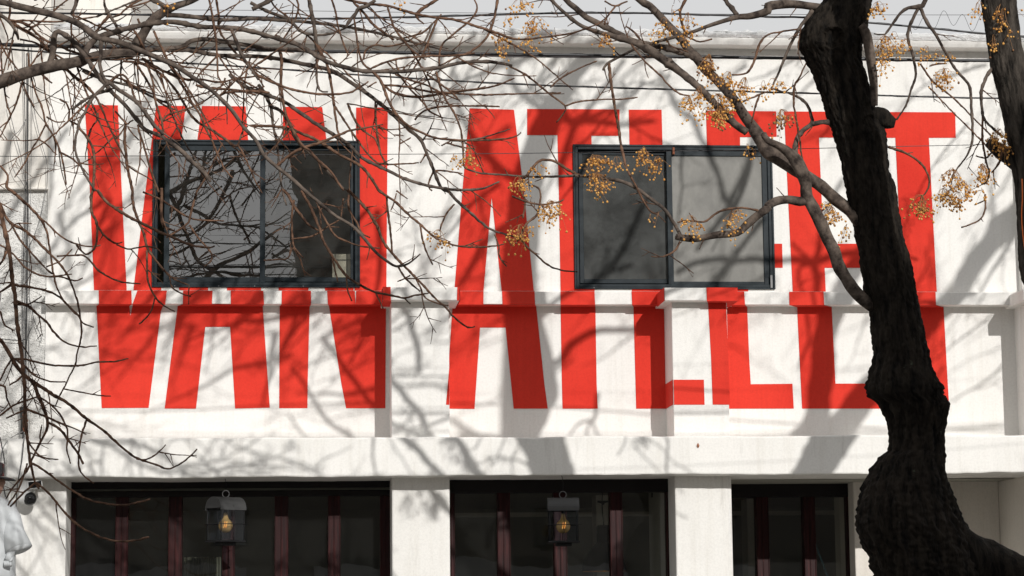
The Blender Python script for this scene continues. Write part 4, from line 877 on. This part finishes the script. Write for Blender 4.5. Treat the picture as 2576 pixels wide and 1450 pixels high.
for st in ('q0 815,640,26 800,640,24 700,740,18 640,850,18 600,920,20 590,960,20 570,1050,19 570,1150,18 610,1250,18 660,1350,17 720,1440,16',
           'q0 825,680,28 720,712,22 620,770,21 540,830,20', 'q0 450,748,13 500,780,14 525,850,15 520,905,15 580,938,16', 'q0 595,965,18 660,1040,19 700,1120,20 712,1220,20 710,1320,19 700,1440,18 q4 690,20,22 692,150,18 730,232,18 732,350,17 710,430,16 650,470,14 600,430,13 575,390,14',
           'q0 830,620,20 900,565,18 950,580,18 990,650,17 1010,720,17 1040,780,16 1100,870,15 1165,965,13', 'q0 60,150,22 200,185,20 320,290,18 430,340,17 550,390,17 700,430,16 860,452,15 1000,430,14 1100,385,12',
           'q0 -40,70,30 0,110,30 60,155,28 110,220,22 140,300,16', 'q0 70,150,24 120,190,24 200,240,22 300,300,21 360,372,21 450,470,22 540,560,24 640,640,22 700,700,20 760,800,16 800,900,14 850,1010,13 900,1110,13 945,1195,11',
           'q0 150,298,15 260,320,15 340,372,15 450,430,14 560,490,14 680,545,12 780,602,10', 'q0 60,160,16 75,100,16 70,0,14 60,-60,14', 'q0 60,158,15 200,155,14 400,165,14 560,150,13 740,125,11',
           'q0 790,-40,15 790,40,16 820,105,26 870,180,22 900,260,18 910,350,16 916,450,15 912,560,13 915,640,11', 'q0 825,118,22 770,180,20 715,255,18', 'q0 1040,140,14 1070,210,18 1092,262,20', 'q0 1090,440,16 1150,600,16 1165,720,15 1190,820,15 1222,920,15 1235,1050,11',
           'q0 1010,460,16 1080,560,16 1150,680,16 1170,740,14 1250,800,13 1340,832,10', 'q0 620,530,26 700,570,22 830,612,20 950,640,19 1050,682,18 1150,732,15 1300,795,13', 'q0 930,460,18 1060,480,18 1170,530,18 1260,600,18 1340,700,18 1400,800,18 1450,880,18 1520,940,18 1600,982,18 1700,1050,18 1785,1102,18 1830,1000,13 1870,950,10',
           'q0 1070,440,22 1200,520,21 1300,560,20 1400,600,18 1520,600,16 1650,620,15 1800,592,13 1933,576,12', 'q0 1160,235,18 1200,320,18 1240,400,18 1280,490,18 1330,570,18 1400,680,18 1440,760,17 1500,850,16 1550,960,16 1600,1060,15 1650,1180,14 1700,1280,12 1760,1345,10',
           'q0 1560,-60,17 1580,0,16 1600,100,17 1620,220,17 1635,350,15 1640,450,14 1646,590,10', 'q0 1625,-40,16 1650,100,17 1655,220,17 1700,300,16 1780,400,16 1850,470,15 1933,560,14 q1 60,660,12', 'q0 1745,215,26 1790,330,24 1830,420,22 1880,500,20 1950,600,16',
           'q0 1700,590,12 1680,640,12 1600,720,12 1500,790,12 1320,850,14 1250,880,13 1225,920,14', 'q0 1640,735,18 1700,702,20 1800,690,21 1933,690,20 q1 100,700,14', 'q0 1480,640,20 1520,655,20 1640,670,18 1800,682,16 1933,720,14', 'q0 590,-60,32 570,40,30 535,110,24',
           'q0 950,930,20 940,1050,20 950,1150,20 960,1250,20 980,1350,20 1000,1440,20 q4 1000,60,20 1030,180,19 1080,300,18 1110,410,18 1150,480,17 1220,570,16 1280,632,15 1340,670,13 1420,702,11', 'q0 870,840,13 960,940,16', 'q0 962,940,14 1005,905,10', 'q0 965,960,10 1010,1020,10 1052,1060,8',
           'q0 1040,940,12 1050,990,16 1080,1080,16 1120,1220,16 1160,1350,16 1200,1450,16', 'q0 -20,250,10 40,400,12 100,480,12 150,560,12 200,700,12 262,810,9', 'q0 10,330,13 10,480,13 30,640,12 50,780,12 80,880,12 40,930,11 0,965,9', 'q0 210,400,12 230,560,13 270,700,13 320,820,14 345,930,15 400,1020,14 450,1130,13 480,1250,12 500,1395,10',
           'q0 345,940,12 300,1030,12 240,1130,12 180,1240,11 110,1340,9', 'q0 350,880,12 420,920,11 492,918,9', 'q0 100,300,12 60,420,11 20,560,10', 'q0 0,130,11 40,230,11 60,300,10 20,400,9', 'q0 740,850,10 735,900,13 685,975,9', 'q0 1100,-20,20 1000,30,16 900,110,14 850,130,12', 'q0 310,500,16 320,560,18 350,595,16 395,628,9'):
    T3.branch(st, sub=.5)
for st in ('q1 -40,20,28 0,42,26 100,92,25 250,150,25 330,230,24 420,262,21 560,255,18 700,200,13 800,150,10', 'q1 -30,70,34 90,10,34 200,-60,34', 'q1 395,-60,30 405,20,30 420,100,28 440,200,28 455,330,28 460,400,20 456,560,17 480,680,14 545,692,12', 'q1 440,310,18 490,400,22 540,500,22 570,650,20 585,760,19 600,880,18 620,1000,16 642,1065,12',
           'q1 180,390,24 195,440,22 190,520,22 190,650,21 210,800,20 240,900,20 300,1022,21 350,1100,20 400,1132,19 470,1210,18 560,1290,17 620,1380,16 660,1440,13', 'q1 600,-40,20 700,0,20 850,30,20 1000,45,20 1150,90,20 1300,125,20 1500,150,19 1650,195,18 1800,242,18 1933,290,17 q2 100,296,15 250,280,14 450,250,13 600,200,12 700,160,9',
           'q1 900,0,26 830,50,26 780,60,26 740,120,26 700,165,25 678,210,22', 'q1 720,-40,18 740,20,18 800,80,18 880,180,18 960,242,18 1040,300,14', 'q1 1400,-30,22 1330,20,22 1250,70,24 1212,112,24 1230,150,14 1270,182,10', 'q1 1830,-60,20 1820,20,20 1800,130,18 1760,250,18 1700,330,17 1620,390,16 1500,440,15 1390,495,12',
           'q1 960,640,18 1050,702,20 1200,732,19 1400,710,18 1600,682,16 1800,650,14 1950,590,10', 'q1 860,528,20 920,580,20 960,650,20 1000,760,20 1060,862,20 1150,950,18 1250,1000,17 1350,1040,16 1500,1056,15 1700,1060,14 1933,1040,12 q2 70,1000,10', 'q1 1360,540,16 1400,680,16 1450,780,16 1500,860,15 1540,960,15 1560,1080,14 1568,1250,12',
           'q1 1100,590,14 1170,680,14 1260,770,14 1310,840,13 1415,892,10', 'q1 860,525,14 950,480,15 1100,440,16 1300,425,16 1500,420,14 1650,400,12', 'q1 960,645,15 1100,650,16 1300,690,16 1450,702,15 1700,716,14 1933,710,12 q2 370,700,9', 'q1 1200,905,14 1250,850,14 1350,812,14 1500,800,14 1700,800,13 1840,806,11',
           'q1 -30,545,20 0,562,20 150,632,19 300,682,18 500,712,17 700,700,15 780,660,13 850,615,10', 'q1 -200,560,26 -100,640,28 0,690,28 200,762,28 330,850,28 450,932,27 560,1002,27 700,1092,26 800,1190,25 1000,1290,24 1130,1352,23 1300,1402,22 1500,1432,20 1700,1425,17 1840,1370,11',
           'q1 -30,955,20 0,950,22 200,962,22 380,1022,22 500,1082,22 620,1162,22 800,1262,21 900,1392,20 q5 940,0,20 1050,72,18 1150,170,17 1250,252,16 1350,342,15 1500,402,14 1650,416,13 1780,410,12 1875,395,9', 'q1 150,1258,22 300,1142,22 500,1070,20 700,990,17 800,970,13 960,940,9', 'q1 20,640,26 60,702,26 110,800,24 130,950,18 160,1100,16 180,1300,15 200,1440,14 q5 230,100,12',
           'q1 115,805,24 200,850,26 260,950,28 300,1042,28 380,1132,26 450,1192,24 530,1280,22 620,1380,18 q5 680,-10,12', 'q1 690,780,16 760,930,16 830,1000,14 900,1052,12 940,1150,12 980,1260,9', 'q1 585,785,14 660,900,15 760,1050,15 880,1200,14 980,1240,13 1232,1230,9', 'q1 740,130,12 760,280,14 780,400,14 810,480,14 870,530,16', 'q1 810,450,14 830,380,16 900,340,15 1000,350,14 1150,310,12 1250,230,10',
           'q1 1090,540,18 1060,500,14 1058,460,10', 'q1 900,760,12 905,900,16 920,1050,15 950,1180,13 1000,1250,10', 'q1 840,660,12 910,620,10', 'q1 1290,560,14 1400,640,14 1480,700,13 1540,765,9', 'q1 1050,560,15 1150,600,14 1280,640,14 1400,700,12 1540,760,9', 'q1 1400,1100,12 1480,1060,10 1470,1090,9', 'q1 1290,1150,12 1240,1230,10', 'q1 1080,1090,10 1170,1040,9',
           'q1 1330,1290,12 1420,1290,12 1560,1310,9', 'q1 1340,1290,12 1300,1400,12 1330,1440,10', 'q1 1060,300,14 1250,250,14 1330,180,13 1400,110,10', 'q1 1380,500,13 1400,350,14 1500,250,14 1620,150,14 1670,60,13 1640,-20,12', 'q1 990,40,14 1040,200,15 1110,300,15 1180,380,14 1280,450,12', 'q1 560,-40,13 600,90,14 620,200,13 660,330,12 700,420,10', 'q1 300,-30,15 320,60,15 290,160,14 230,260,13 180,330,11', 'q1 100,-20,14 150,60,14 240,130,14 330,240,13'):
    T3.branch(st, sub=.45)
T3.branch('q4 -160,-300,34 -60,-100,32 0,130,32 30,262,34 60,400,31 80,520,30 95,680,30 115,800,29 125,950,29 145,1100,29 165,1250,29 175,1380,27 q8 185,0,26 190,180,24 205,400,22 225,570,21 245,660,19 265,740,16 295,792,13', -.05, -5.0, mt='twig')
for st in ('q4 -60,0,14 0,90,16 40,180,18 90,240,20 200,300,19 300,390,18 390,480,17 440,530,16 500,610,15 550,720,14 590,850,14 610,980,13 615,1080,13 580,1230,12 570,1300,12 530,1380,12 500,1445,11 q8 440,110,11 418,172,9', 'q0 0,1250,14 60,1330,16 q4 50,-40,22 110,10,22 200,90,21 260,150,20 310,210,18 350,290,17 370,390,16 385,490,14 400,600,14 430,720,13 480,820,12 540,880,12 590,930,12 625,990,11 710,1020,9',
           'q4 300,190,14 380,260,14 440,320,13 520,370,12 620,405,11 700,412,10 760,400,10', 'q4 430,485,12 520,480,13 630,480,13 690,530,13 740,590,13 820,640,12 920,680,11 1060,692,9', 'q4 350,565,12 440,530,11 490,490,10 542,435,9', 'q4 90,250,16 150,360,14 230,450,14 300,530,13 350,580,12 392,616,14', 'q4 -20,385,14 100,470,14 180,560,14 280,620,13 370,640,13 460,640,12 560,670,11 625,650,9', 'q4 370,640,11 460,630,10 545,620,9',
           'q4 90,700,20 200,715,17 330,740,16 430,780,15 490,830,13 540,890,12 582,932,10', 'q4 120,825,22 210,860,20 290,930,17 360,990,16 400,1050,15 470,1120,14 560,1160,13 650,1170,11 732,1160,9', 'q4 125,850,11 200,850,11 250,830,10 315,785,9', 'q4 -40,1060,20 0,1110,24 60,1200,29 110,1290,30 170,1370,30 250,1440,30 q8 290,90,28 330,180,26 360,290,24 350,350,20 300,450,18 250,550,17 200,660,16 100,780,14 45,865,11',
           'q4 100,1260,20 200,1265,17 300,1290,16 420,1310,15 560,1312,14 650,1305,13 720,1285,12 860,1280,11 970,1258,9', 'q4 120,1262,18 200,1330,16 270,1390,14 380,1430,12 495,1433,10', 'q4 0,690,11 90,682,11', 'q4 0,755,13 50,725,13 92,700,14', 'q4 0,1425,13 40,1340,14 80,1272,14', 'q4 178,1380,14 120,1430,13 70,1460,12', 'q4 0,900,14 20,960,13 40,1010,12 110,1045,9', 'q4 -20,560,14 20,520,16 60,430,20', 'q4 0,240,12 60,300,12 120,240,11 240,238,8',
           'q4 735,-15,24 800,70,22 860,115,22 960,180,21 1080,240,21 1200,300,20 1300,340,19 1400,385,18 1480,410,18 1590,420,13 1620,405,10', 'q4 720,230,15 780,320,14 840,370,13 880,390,12 922,378,10', 'q4 880,395,12 960,430,12 1040,420,12 1110,410,12 1190,430,11 1222,465,8', 'q4 1080,0,14 1200,50,15 1280,100,15 1400,180,14 1500,210,13 1692,218,9', 'q0 1680,1080,13 1560,1330,14 1490,1440,15 q4 1480,20,16 1450,120,16 1420,230,16 1330,300,15 1255,345,11', 'q4 1430,250,14 1500,350,14 1580,440,13 1600,510,12 1545,562,9',
           'q4 1220,-30,20 1220,180,20 1240,260,19 1320,292,15', 'q4 1110,440,14 1110,560,14 1120,680,13 1170,790,12 1240,860,11 1322,902,9', 'q4 1170,800,12 1140,900,11 1090,965,10 1050,996,9', 'q4 1280,640,11 1300,720,11 1380,770,10 1442,790,8', 'q4 1425,700,9 1425,850,8',
           'q8 250,-20,24 400,80,24 520,150,23 650,260,20 780,350,18 900,460,17 1000,540,16 1060,570,15 1180,610,14 1260,640,13 1330,620,12 1420,560,11 1490,490,9', 'q8 1030,565,12 1100,570,12 1180,530,11 1252,458,9', 'q8 200,190,18 330,240,16 440,290,15 500,320,14 510,410,13 505,500,11 535,602,9', 'q8 500,312,10 570,340,10 652,380,8', 'q8 290,90,14 400,170,14 460,240,13 495,310,12', 'q8 365,290,18 450,340,18 520,430,18 580,510,17 630,605,16',
           'q8 658,262,14 620,370,14 595,520,13 600,640,12 640,700,11 708,748,9', 'q8 228,590,16 330,650,15 450,740,15 540,800,14 660,870,14 780,900,14 920,915,14 1020,900,13 1135,870,12', 'q8 268,745,18 330,790,16 400,860,15 480,960,15 570,1050,15 680,1120,14 800,1170,14 920,1188,14 1030,1180,14 1122,1155,15', 'q8 268,745,15 180,820,15 78,925,14', 'q8 205,600,13 150,770,13 60,915,11', 'q8 185,200,14 180,320,14 230,460,13 300,540,12 370,565,11 442,570,9', 'q8 300,445,10 305,370,10 318,305,8', 'q8 485,38,10 600,60,10 740,85,10 840,92,8',
           'q8 -10,8,16 38,22,14 50,100,12 102,222,9', 'q8 0,242,14 100,162,13 190,130,13 282,95,12', 'q8 48,258,11 200,190,13',
           'q5 690,-20,24 780,70,23 850,150,22 920,270,21 950,350,20 1000,430,19 1100,540,18 1180,620,17 1270,712,16 1350,800,14 1430,870,13 1500,950,12 1600,1022,12 1652,1015,8', 'q5 985,30,16 1000,180,16 1015,300,15 1030,465,12', 'q5 1240,250,14 1260,370,13 1300,480,12 1336,550,10', 'q5 1500,92,13 1440,160,12 1400,250,11 1388,295,9', 'q5 1800,320,11 1830,400,12 1840,490,12 1892,562,10', 'q5 200,-20,22 240,20,22 290,110,21 350,190,18 400,250,15 470,290,10',
           'q5 285,60,16 270,200,15 275,330,14 290,420,13 360,498,9', 'q5 280,420,13 330,500,12 370,632,9', 'q5 340,-10,20 400,90,20 440,180,20 480,280,19 510,370,18 560,460,18 620,550,18 690,640,18 800,710,17 900,756,16 1000,776,15 1120,800,13 1200,780,12 1305,765,9', 'q5 1120,800,12 1165,846,9', 'q5 905,765,10 960,880,8', 'q5 685,640,12 690,740,11 725,822,9', 'q5 575,500,12 600,600,12 618,682,10',
           'q5 470,110,15 540,240,15 600,330,14 700,380,13 800,410,12 932,425,9', 'q5 265,355,12 400,340,13 470,310,13 560,250,12 655,198,9', 'q5 700,20,15 700,120,15 760,230,14 800,310,12 862,345,9', 'q5 660,50,11 640,200,9', 'q5 1190,620,12 1210,660,13 1250,740,12 1280,800,11 1380,845,11 1452,857,9', 'q5 60,515,11 150,510,11 240,500,11 272,420,9', 'q5 1165,628,11 1110,660,10 1068,676,8', 'q5 1070,562,13 1120,640,14 1180,700,13 1240,752,11', 'q5 1060,-10,12 1100,20,10 1145,52,8', 'q5 1060,10,10 1040,90,10 1015,142,8'):
    T3.branch(st, sub=.10, mt='twig')
# random finer growth through the thick of the tangle
r3 = random.Random(99)
cand = [q for q in T3.samp if 20 < q[0] < 1230 and -60 < q[1] < 430]
for i in range(140):
    x, y, Yq = r3.choice(cand)
    if r3.random() < .45 and x > 700: continue
    ln = r3.uniform(90, 300) if y < 300 else r3.uniform(60, 150); a = r3.choice((r3.uniform(.1, 1.2), r3.uniform(.1, 1.2), r3.uniform(-.9, .1), r3.uniform(1.2, 2.4))); cur = r3.uniform(-.10, .10); pl = [(x, y, r3.uniform(2.6, 5.2))]
    for k in range(5):
        a += cur+r3.uniform(-.13, .13); x += math.cos(a)*ln/5; y += math.sin(a)*ln/5; pl.append((x, y, pl[0][2]*(1-.13*k)))
    T3.branch(pl, sub=.4, drift=r3.uniform(-.3, .3), Y0=Yq, mt=r3.choice(('twig', 'twig', 'limb')))
# upper crown of the left tree (mirrored in the left window, shading the facade)
for st in ('D -500,-50,37 -300,-190,32 -80,-300,29 150,-420,25 380,-600,20 600,-900,15', 'D -330,30,27 -120,-70,24 60,-160,21 250,-240,19 450,-300,16 700,-420,12', 'D 120,-420,21 200,-300,19 250,-150,17 300,-60,16 420,20,12', 'D 60,-160,16 150,-220,15 230,-330,14 260,-480,11 330,-700,9', 'D 250,-240,15 330,-190,14 420,-150,12 560,-130,10 700,-60,7',
           'D 150,-420,16 100,-560,14 120,-760,11 200,-1000,9', 'D 380,-600,15 500,-560,12 640,-600,10 820,-700,7', 'D -500,-300,29 -420,-600,24 -300,-900,19 -100,-1200,14', 'D 450,-300,11 480,-200,10 540,-60,9', 'D 100,-90,14 180,-110,12 300,-130,11 400,-240,10 480,-380,7', 'D 20,-270,14 60,-100,11 90,0,10', 'D 330,-300,12 360,-420,11 450,-520,9', 'D -40,-60,12 60,-60,11 200,-40,10 330,-90,9'):
    T3.branch(st, sub=1.6, Y0=-5.0+r3.uniform(-.2, .2), n=8)
for i in range(70):
    x, y = r3.uniform(-40, 760), r3.uniform(-460, -40); a = r3.choice((r3.uniform(-1.3, -.3), r3.uniform(-.6, .5), r3.uniform(1.9, 2.8))); cur = r3.uniform(-.2, .2); wd = r3.uniform(3, 9); ln = r3.uniform(120, 330); pl = []
    for k in range(6):
        pl.append((x, y, wd*(1-.13*k))); a += cur+r3.uniform(-.12, .12); x += math.cos(a)*ln/5; y += math.sin(a)*ln/5
    if max(q[1] for q in pl) < -14: T3.branch(pl, sub=1.2, drift=r3.uniform(-.2, .2), Y0=-5+r3.uniform(-.4, .4), n=5)
def shade_growth(tree, n, xr, yr, seed, wr=(7, 22), ang=(.7, 1.2)):
    r = random.Random(seed)
    for _ in range(n):
        Y = r.uniform(-7.0, -3.2); x, y = r.uniform(*xr), r.uniform(*yr); ln = r.uniform(120, 420); a = -r.uniform(*ang) if r.random() < .75 else -r.uniform(-.3, 2.4); wd = r.uniform(*wr); pl = []
        q = []
        cur = r.uniform(-.12, .12)
        for k in range(6):
            q.append((x, y, max(2.5, wd*(.22+.17*k)))); a += cur+r.uniform(-.15, .15); x += math.cos(a)*ln/5; y += math.sin(a)*ln/5
        pl = [(*unshadow(px, py, Y), ww) for px, py, ww in q]
        if max(p[1] for p in pl) > -25 and any(-60 < p[0] < 2640 for p in pl): continue
        tree.branch(pl, drift=0, Y0=Y, mt='limb', sub=1.5, n=6)
shade_growth(T3, 40, (-150, 1150), (150, 1000), 3)
shade_growth(T1, 30, (1000, 2500), (120, 900), 4)
shade_growth(T3, 22, (150, 900), (760, 960), 23, (12, 26), (.4, 1.3))
shade_growth(T3, 30, (140, 960), (820, 1075), 33, (10, 26), (.4, 1.4))
shade_growth(T3, 40, (140, 1200), (820, 1080), 34, (3.5, 9), (.2, 1.6))
shade_growth(T1, 40, (1380, 2500), (780, 1080), 35, (3.5, 9), (.2, 1.6))
shade_growth(T3, 12, (1000, 1300), (230, 420), 24, (10, 22), (.5, 1.3))
shade_growth(T3, 70, (-100, 1200), (150, 960), 13, (3.5, 9), (.2, 1.5))
shade_growth(T1, 60, (1000, 2550), (120, 900), 14, (3.5, 9), (.2, 1.5))
# ---- berries
r5 = random.Random(5)
ICO = bmesh.new(); bmesh.ops.create_icosphere(ICO, subdivisions=2, radius=1); ICV = [v.co.copy() for v in ICO.verts]; ICF = [tuple(v.index for v in f.verts) for f in ICO.faces]; ICO.free()
def cluster(tree, q, cx, cy, R_, n, dark=False, flat=.8):
    n = int(n*1.3); x0, y0 = OX[q % 4]+cx*ZS, OY[q//4]+cy*ZS; R2 = R_*ZS
    Y = tree.near(x0, y0, 90) or tree.Y
    Y -= .05
    top = (x0+r5.uniform(-.2, .2)*R2, y0-R2*.75); A = at(top[0], top[1], Y); st = MB(); br = MB()
    nodes_ = []
    for i in range(max(2, n//5)):
        a = r5.uniform(0, math.pi*2); rr = R2*r5.uniform(.2, .85); p = at(x0+math.cos(a)*rr, y0+math.sin(a)*rr*flat-R2*.1, Y+r5.uniform(-.5, .5)*R2/260)
        mid = A.lerp(p, .5)+Vector((0, 0, .012)); st.tube([A, mid, p], [.0016, .0013, .001], 4, cap=False); nodes_.append(p)
    k = 1/pxm(A)
    for i in range(n):
        nd = r5.choice(nodes_); a = r5.uniform(0, math.pi*2); l = r5.uniform(4, 25)*k
        c = nd+Vector((math.cos(a)*l*.9, r5.uniform(-.8, .8)*l, -abs(r5.gauss(.7, .6))*l+math.sin(a)*l*.35)); rad = r5.uniform(2.1, 3.1)*k
        st.tube([nd, nd.lerp(c, .5)+Vector((0, 0, .003)), c], [.0009, .0008, .0007], 3, cap=False)
        b = len(br.v); el = r5.uniform(.95, 1.2)
        br.v += [(c.x+v.x*rad, c.y+v.y*rad, c.z+v.z*rad*el-rad*.6) for v in ICV]; br.k = 1 if (r5.random() < (.55 if dark else .07)) else 0
        for f in ICF: br.f.append(tuple(b+i_ for i_ in f)); br.mi.append(br.k)
    s = st.build('fruit_cluster', 'stalk', tree.o); tag(br.build('berries', ['berry', 'berrydark'], s, smooth=True), kind='stuff')
for c in ((2, 60, 50, 90, 30), (2, 170, 200, 100, 42), (2, 130, 340, 75, 20), (2, 700, 290, 60, 22), (2, 1220, 70, 40, 5), (2, 1150, 170, 45, 10), (2, 1340, 165, 95, 26), (2, 1120, 255, 55, 14), (2, 1200, 240, 45, 12), (2, 1320, 300, 45, 10), (2, 1480, 470, 80, 58, 1), (2, 1500, 570, 45, 20, 1), (2, 1330, 790, 85, 40), (2, 1420, 700, 60, 24), (2, 1560, 790, 110, 80),
          (2, 1600, 880, 90, 50), (2, 1640, 600, 75, 30), (2, 1750, 650, 90, 42), (2, 1480, 860, 70, 22), (2, 1900, 640, 40, 10), (2, 640, 1240, 90, 66), (2, 790, 1225, 55, 14), (2, 990, 1190, 95, 42), (2, 1095, 1240, 70, 26), (2, 660, 1390, 105, 50), (2, 200, 1280, 65, 14), (2, 40, 1370, 55, 22), (2, 110, 1400, 55, 20), (2, 1780, 1120, 36, 6), (2, 1840, 1150, 30, 4),
          (3, 825, 60, 62, 34), (3, 900, 350, 105, 60), (3, 1030, 340, 55, 16), (3, 870, 500, 62, 20), (3, 1200, 395, 58, 14), (3, 1280, 400, 40, 8), (3, 1330, 590, 95, 52), (3, 1370, 420, 30, 5), (3, 100, 900, 100, 50, 1), (3, 30, 640, 62, 13), (3, 110, 650, 40, 8), (3, 1390, 1360, 112, 62), (3, 1480, 1420, 60, 24), (3, 1620, 1310, 92, 60), (3, 960, 270, 40, 8),
          (7, 1150, 90, 92, 60), (7, 1330, 40, 90, 50), (7, 1440, 60, 80, 40), (7, 1620, 10, 42, 9), (7, 490, 170, 80, 52), (7, 600, 290, 60, 14), (7, 440, 110, 40, 10), (6, 300, 130, 82, 58), (6, 370, 110, 42, 14), (6, 60, 310, 82, 50), (6, 655, 0, 34, 6), (6, 1340, 255, 100, 26), (6, 1290, 230, 36, 7), (6, 1690, 210, 105, 34), (6, 1640, 290, 60, 9), (6, 1045, 190, 18, 3), (6, 1110, 175, 14, 2)):
    cluster(T1, c[0], c[1], c[2], c[3], c[4], len(c) > 5)
for c in ((3, 1780, 100, 125, 90), (3, 1800, 220, 80, 40), (3, 1590, 60, 60, 16), (3, 1700, 300, 50, 12), (3, 1740, 1040, 80, 36), (3, 1790, 1110, 62, 26)):
    cluster(T2, *c)
for c in ((1, 1900, 140, 35, 8), (1, 1840, 320, 85, 34), (1, 1590, 1185, 100, 36), (1, 1490, 1195, 42, 8), (5, 1380, 350, 82, 26), (1, 1070, 15, 50, 6), (0, 1240, 40, 60, 7), (5, 1920, 280, 40, 8)):
    cluster(T3, *c)
for x, y, R_, n in ((1268, 388, 40, 60), (1230, 360, 20, 20), (1450, 140, 40, 40), (1480, 200, 30, 22), (1380, 230, 40, 30), (1958, 885, 45, 45), (1700, 560, 40, 30), (600, 520, 40, 30), (2250, 400, 40, 30), (700, 860, 40, 30), (2120, 300, 40, 25)):
    x, y = unshadow(x, y); cluster(T1 if x > 1400 else T3, 0, x/ZS, y/ZS, R_/ZS/.74, n)
for T in (T1, T2, T3, T4): T.finish()
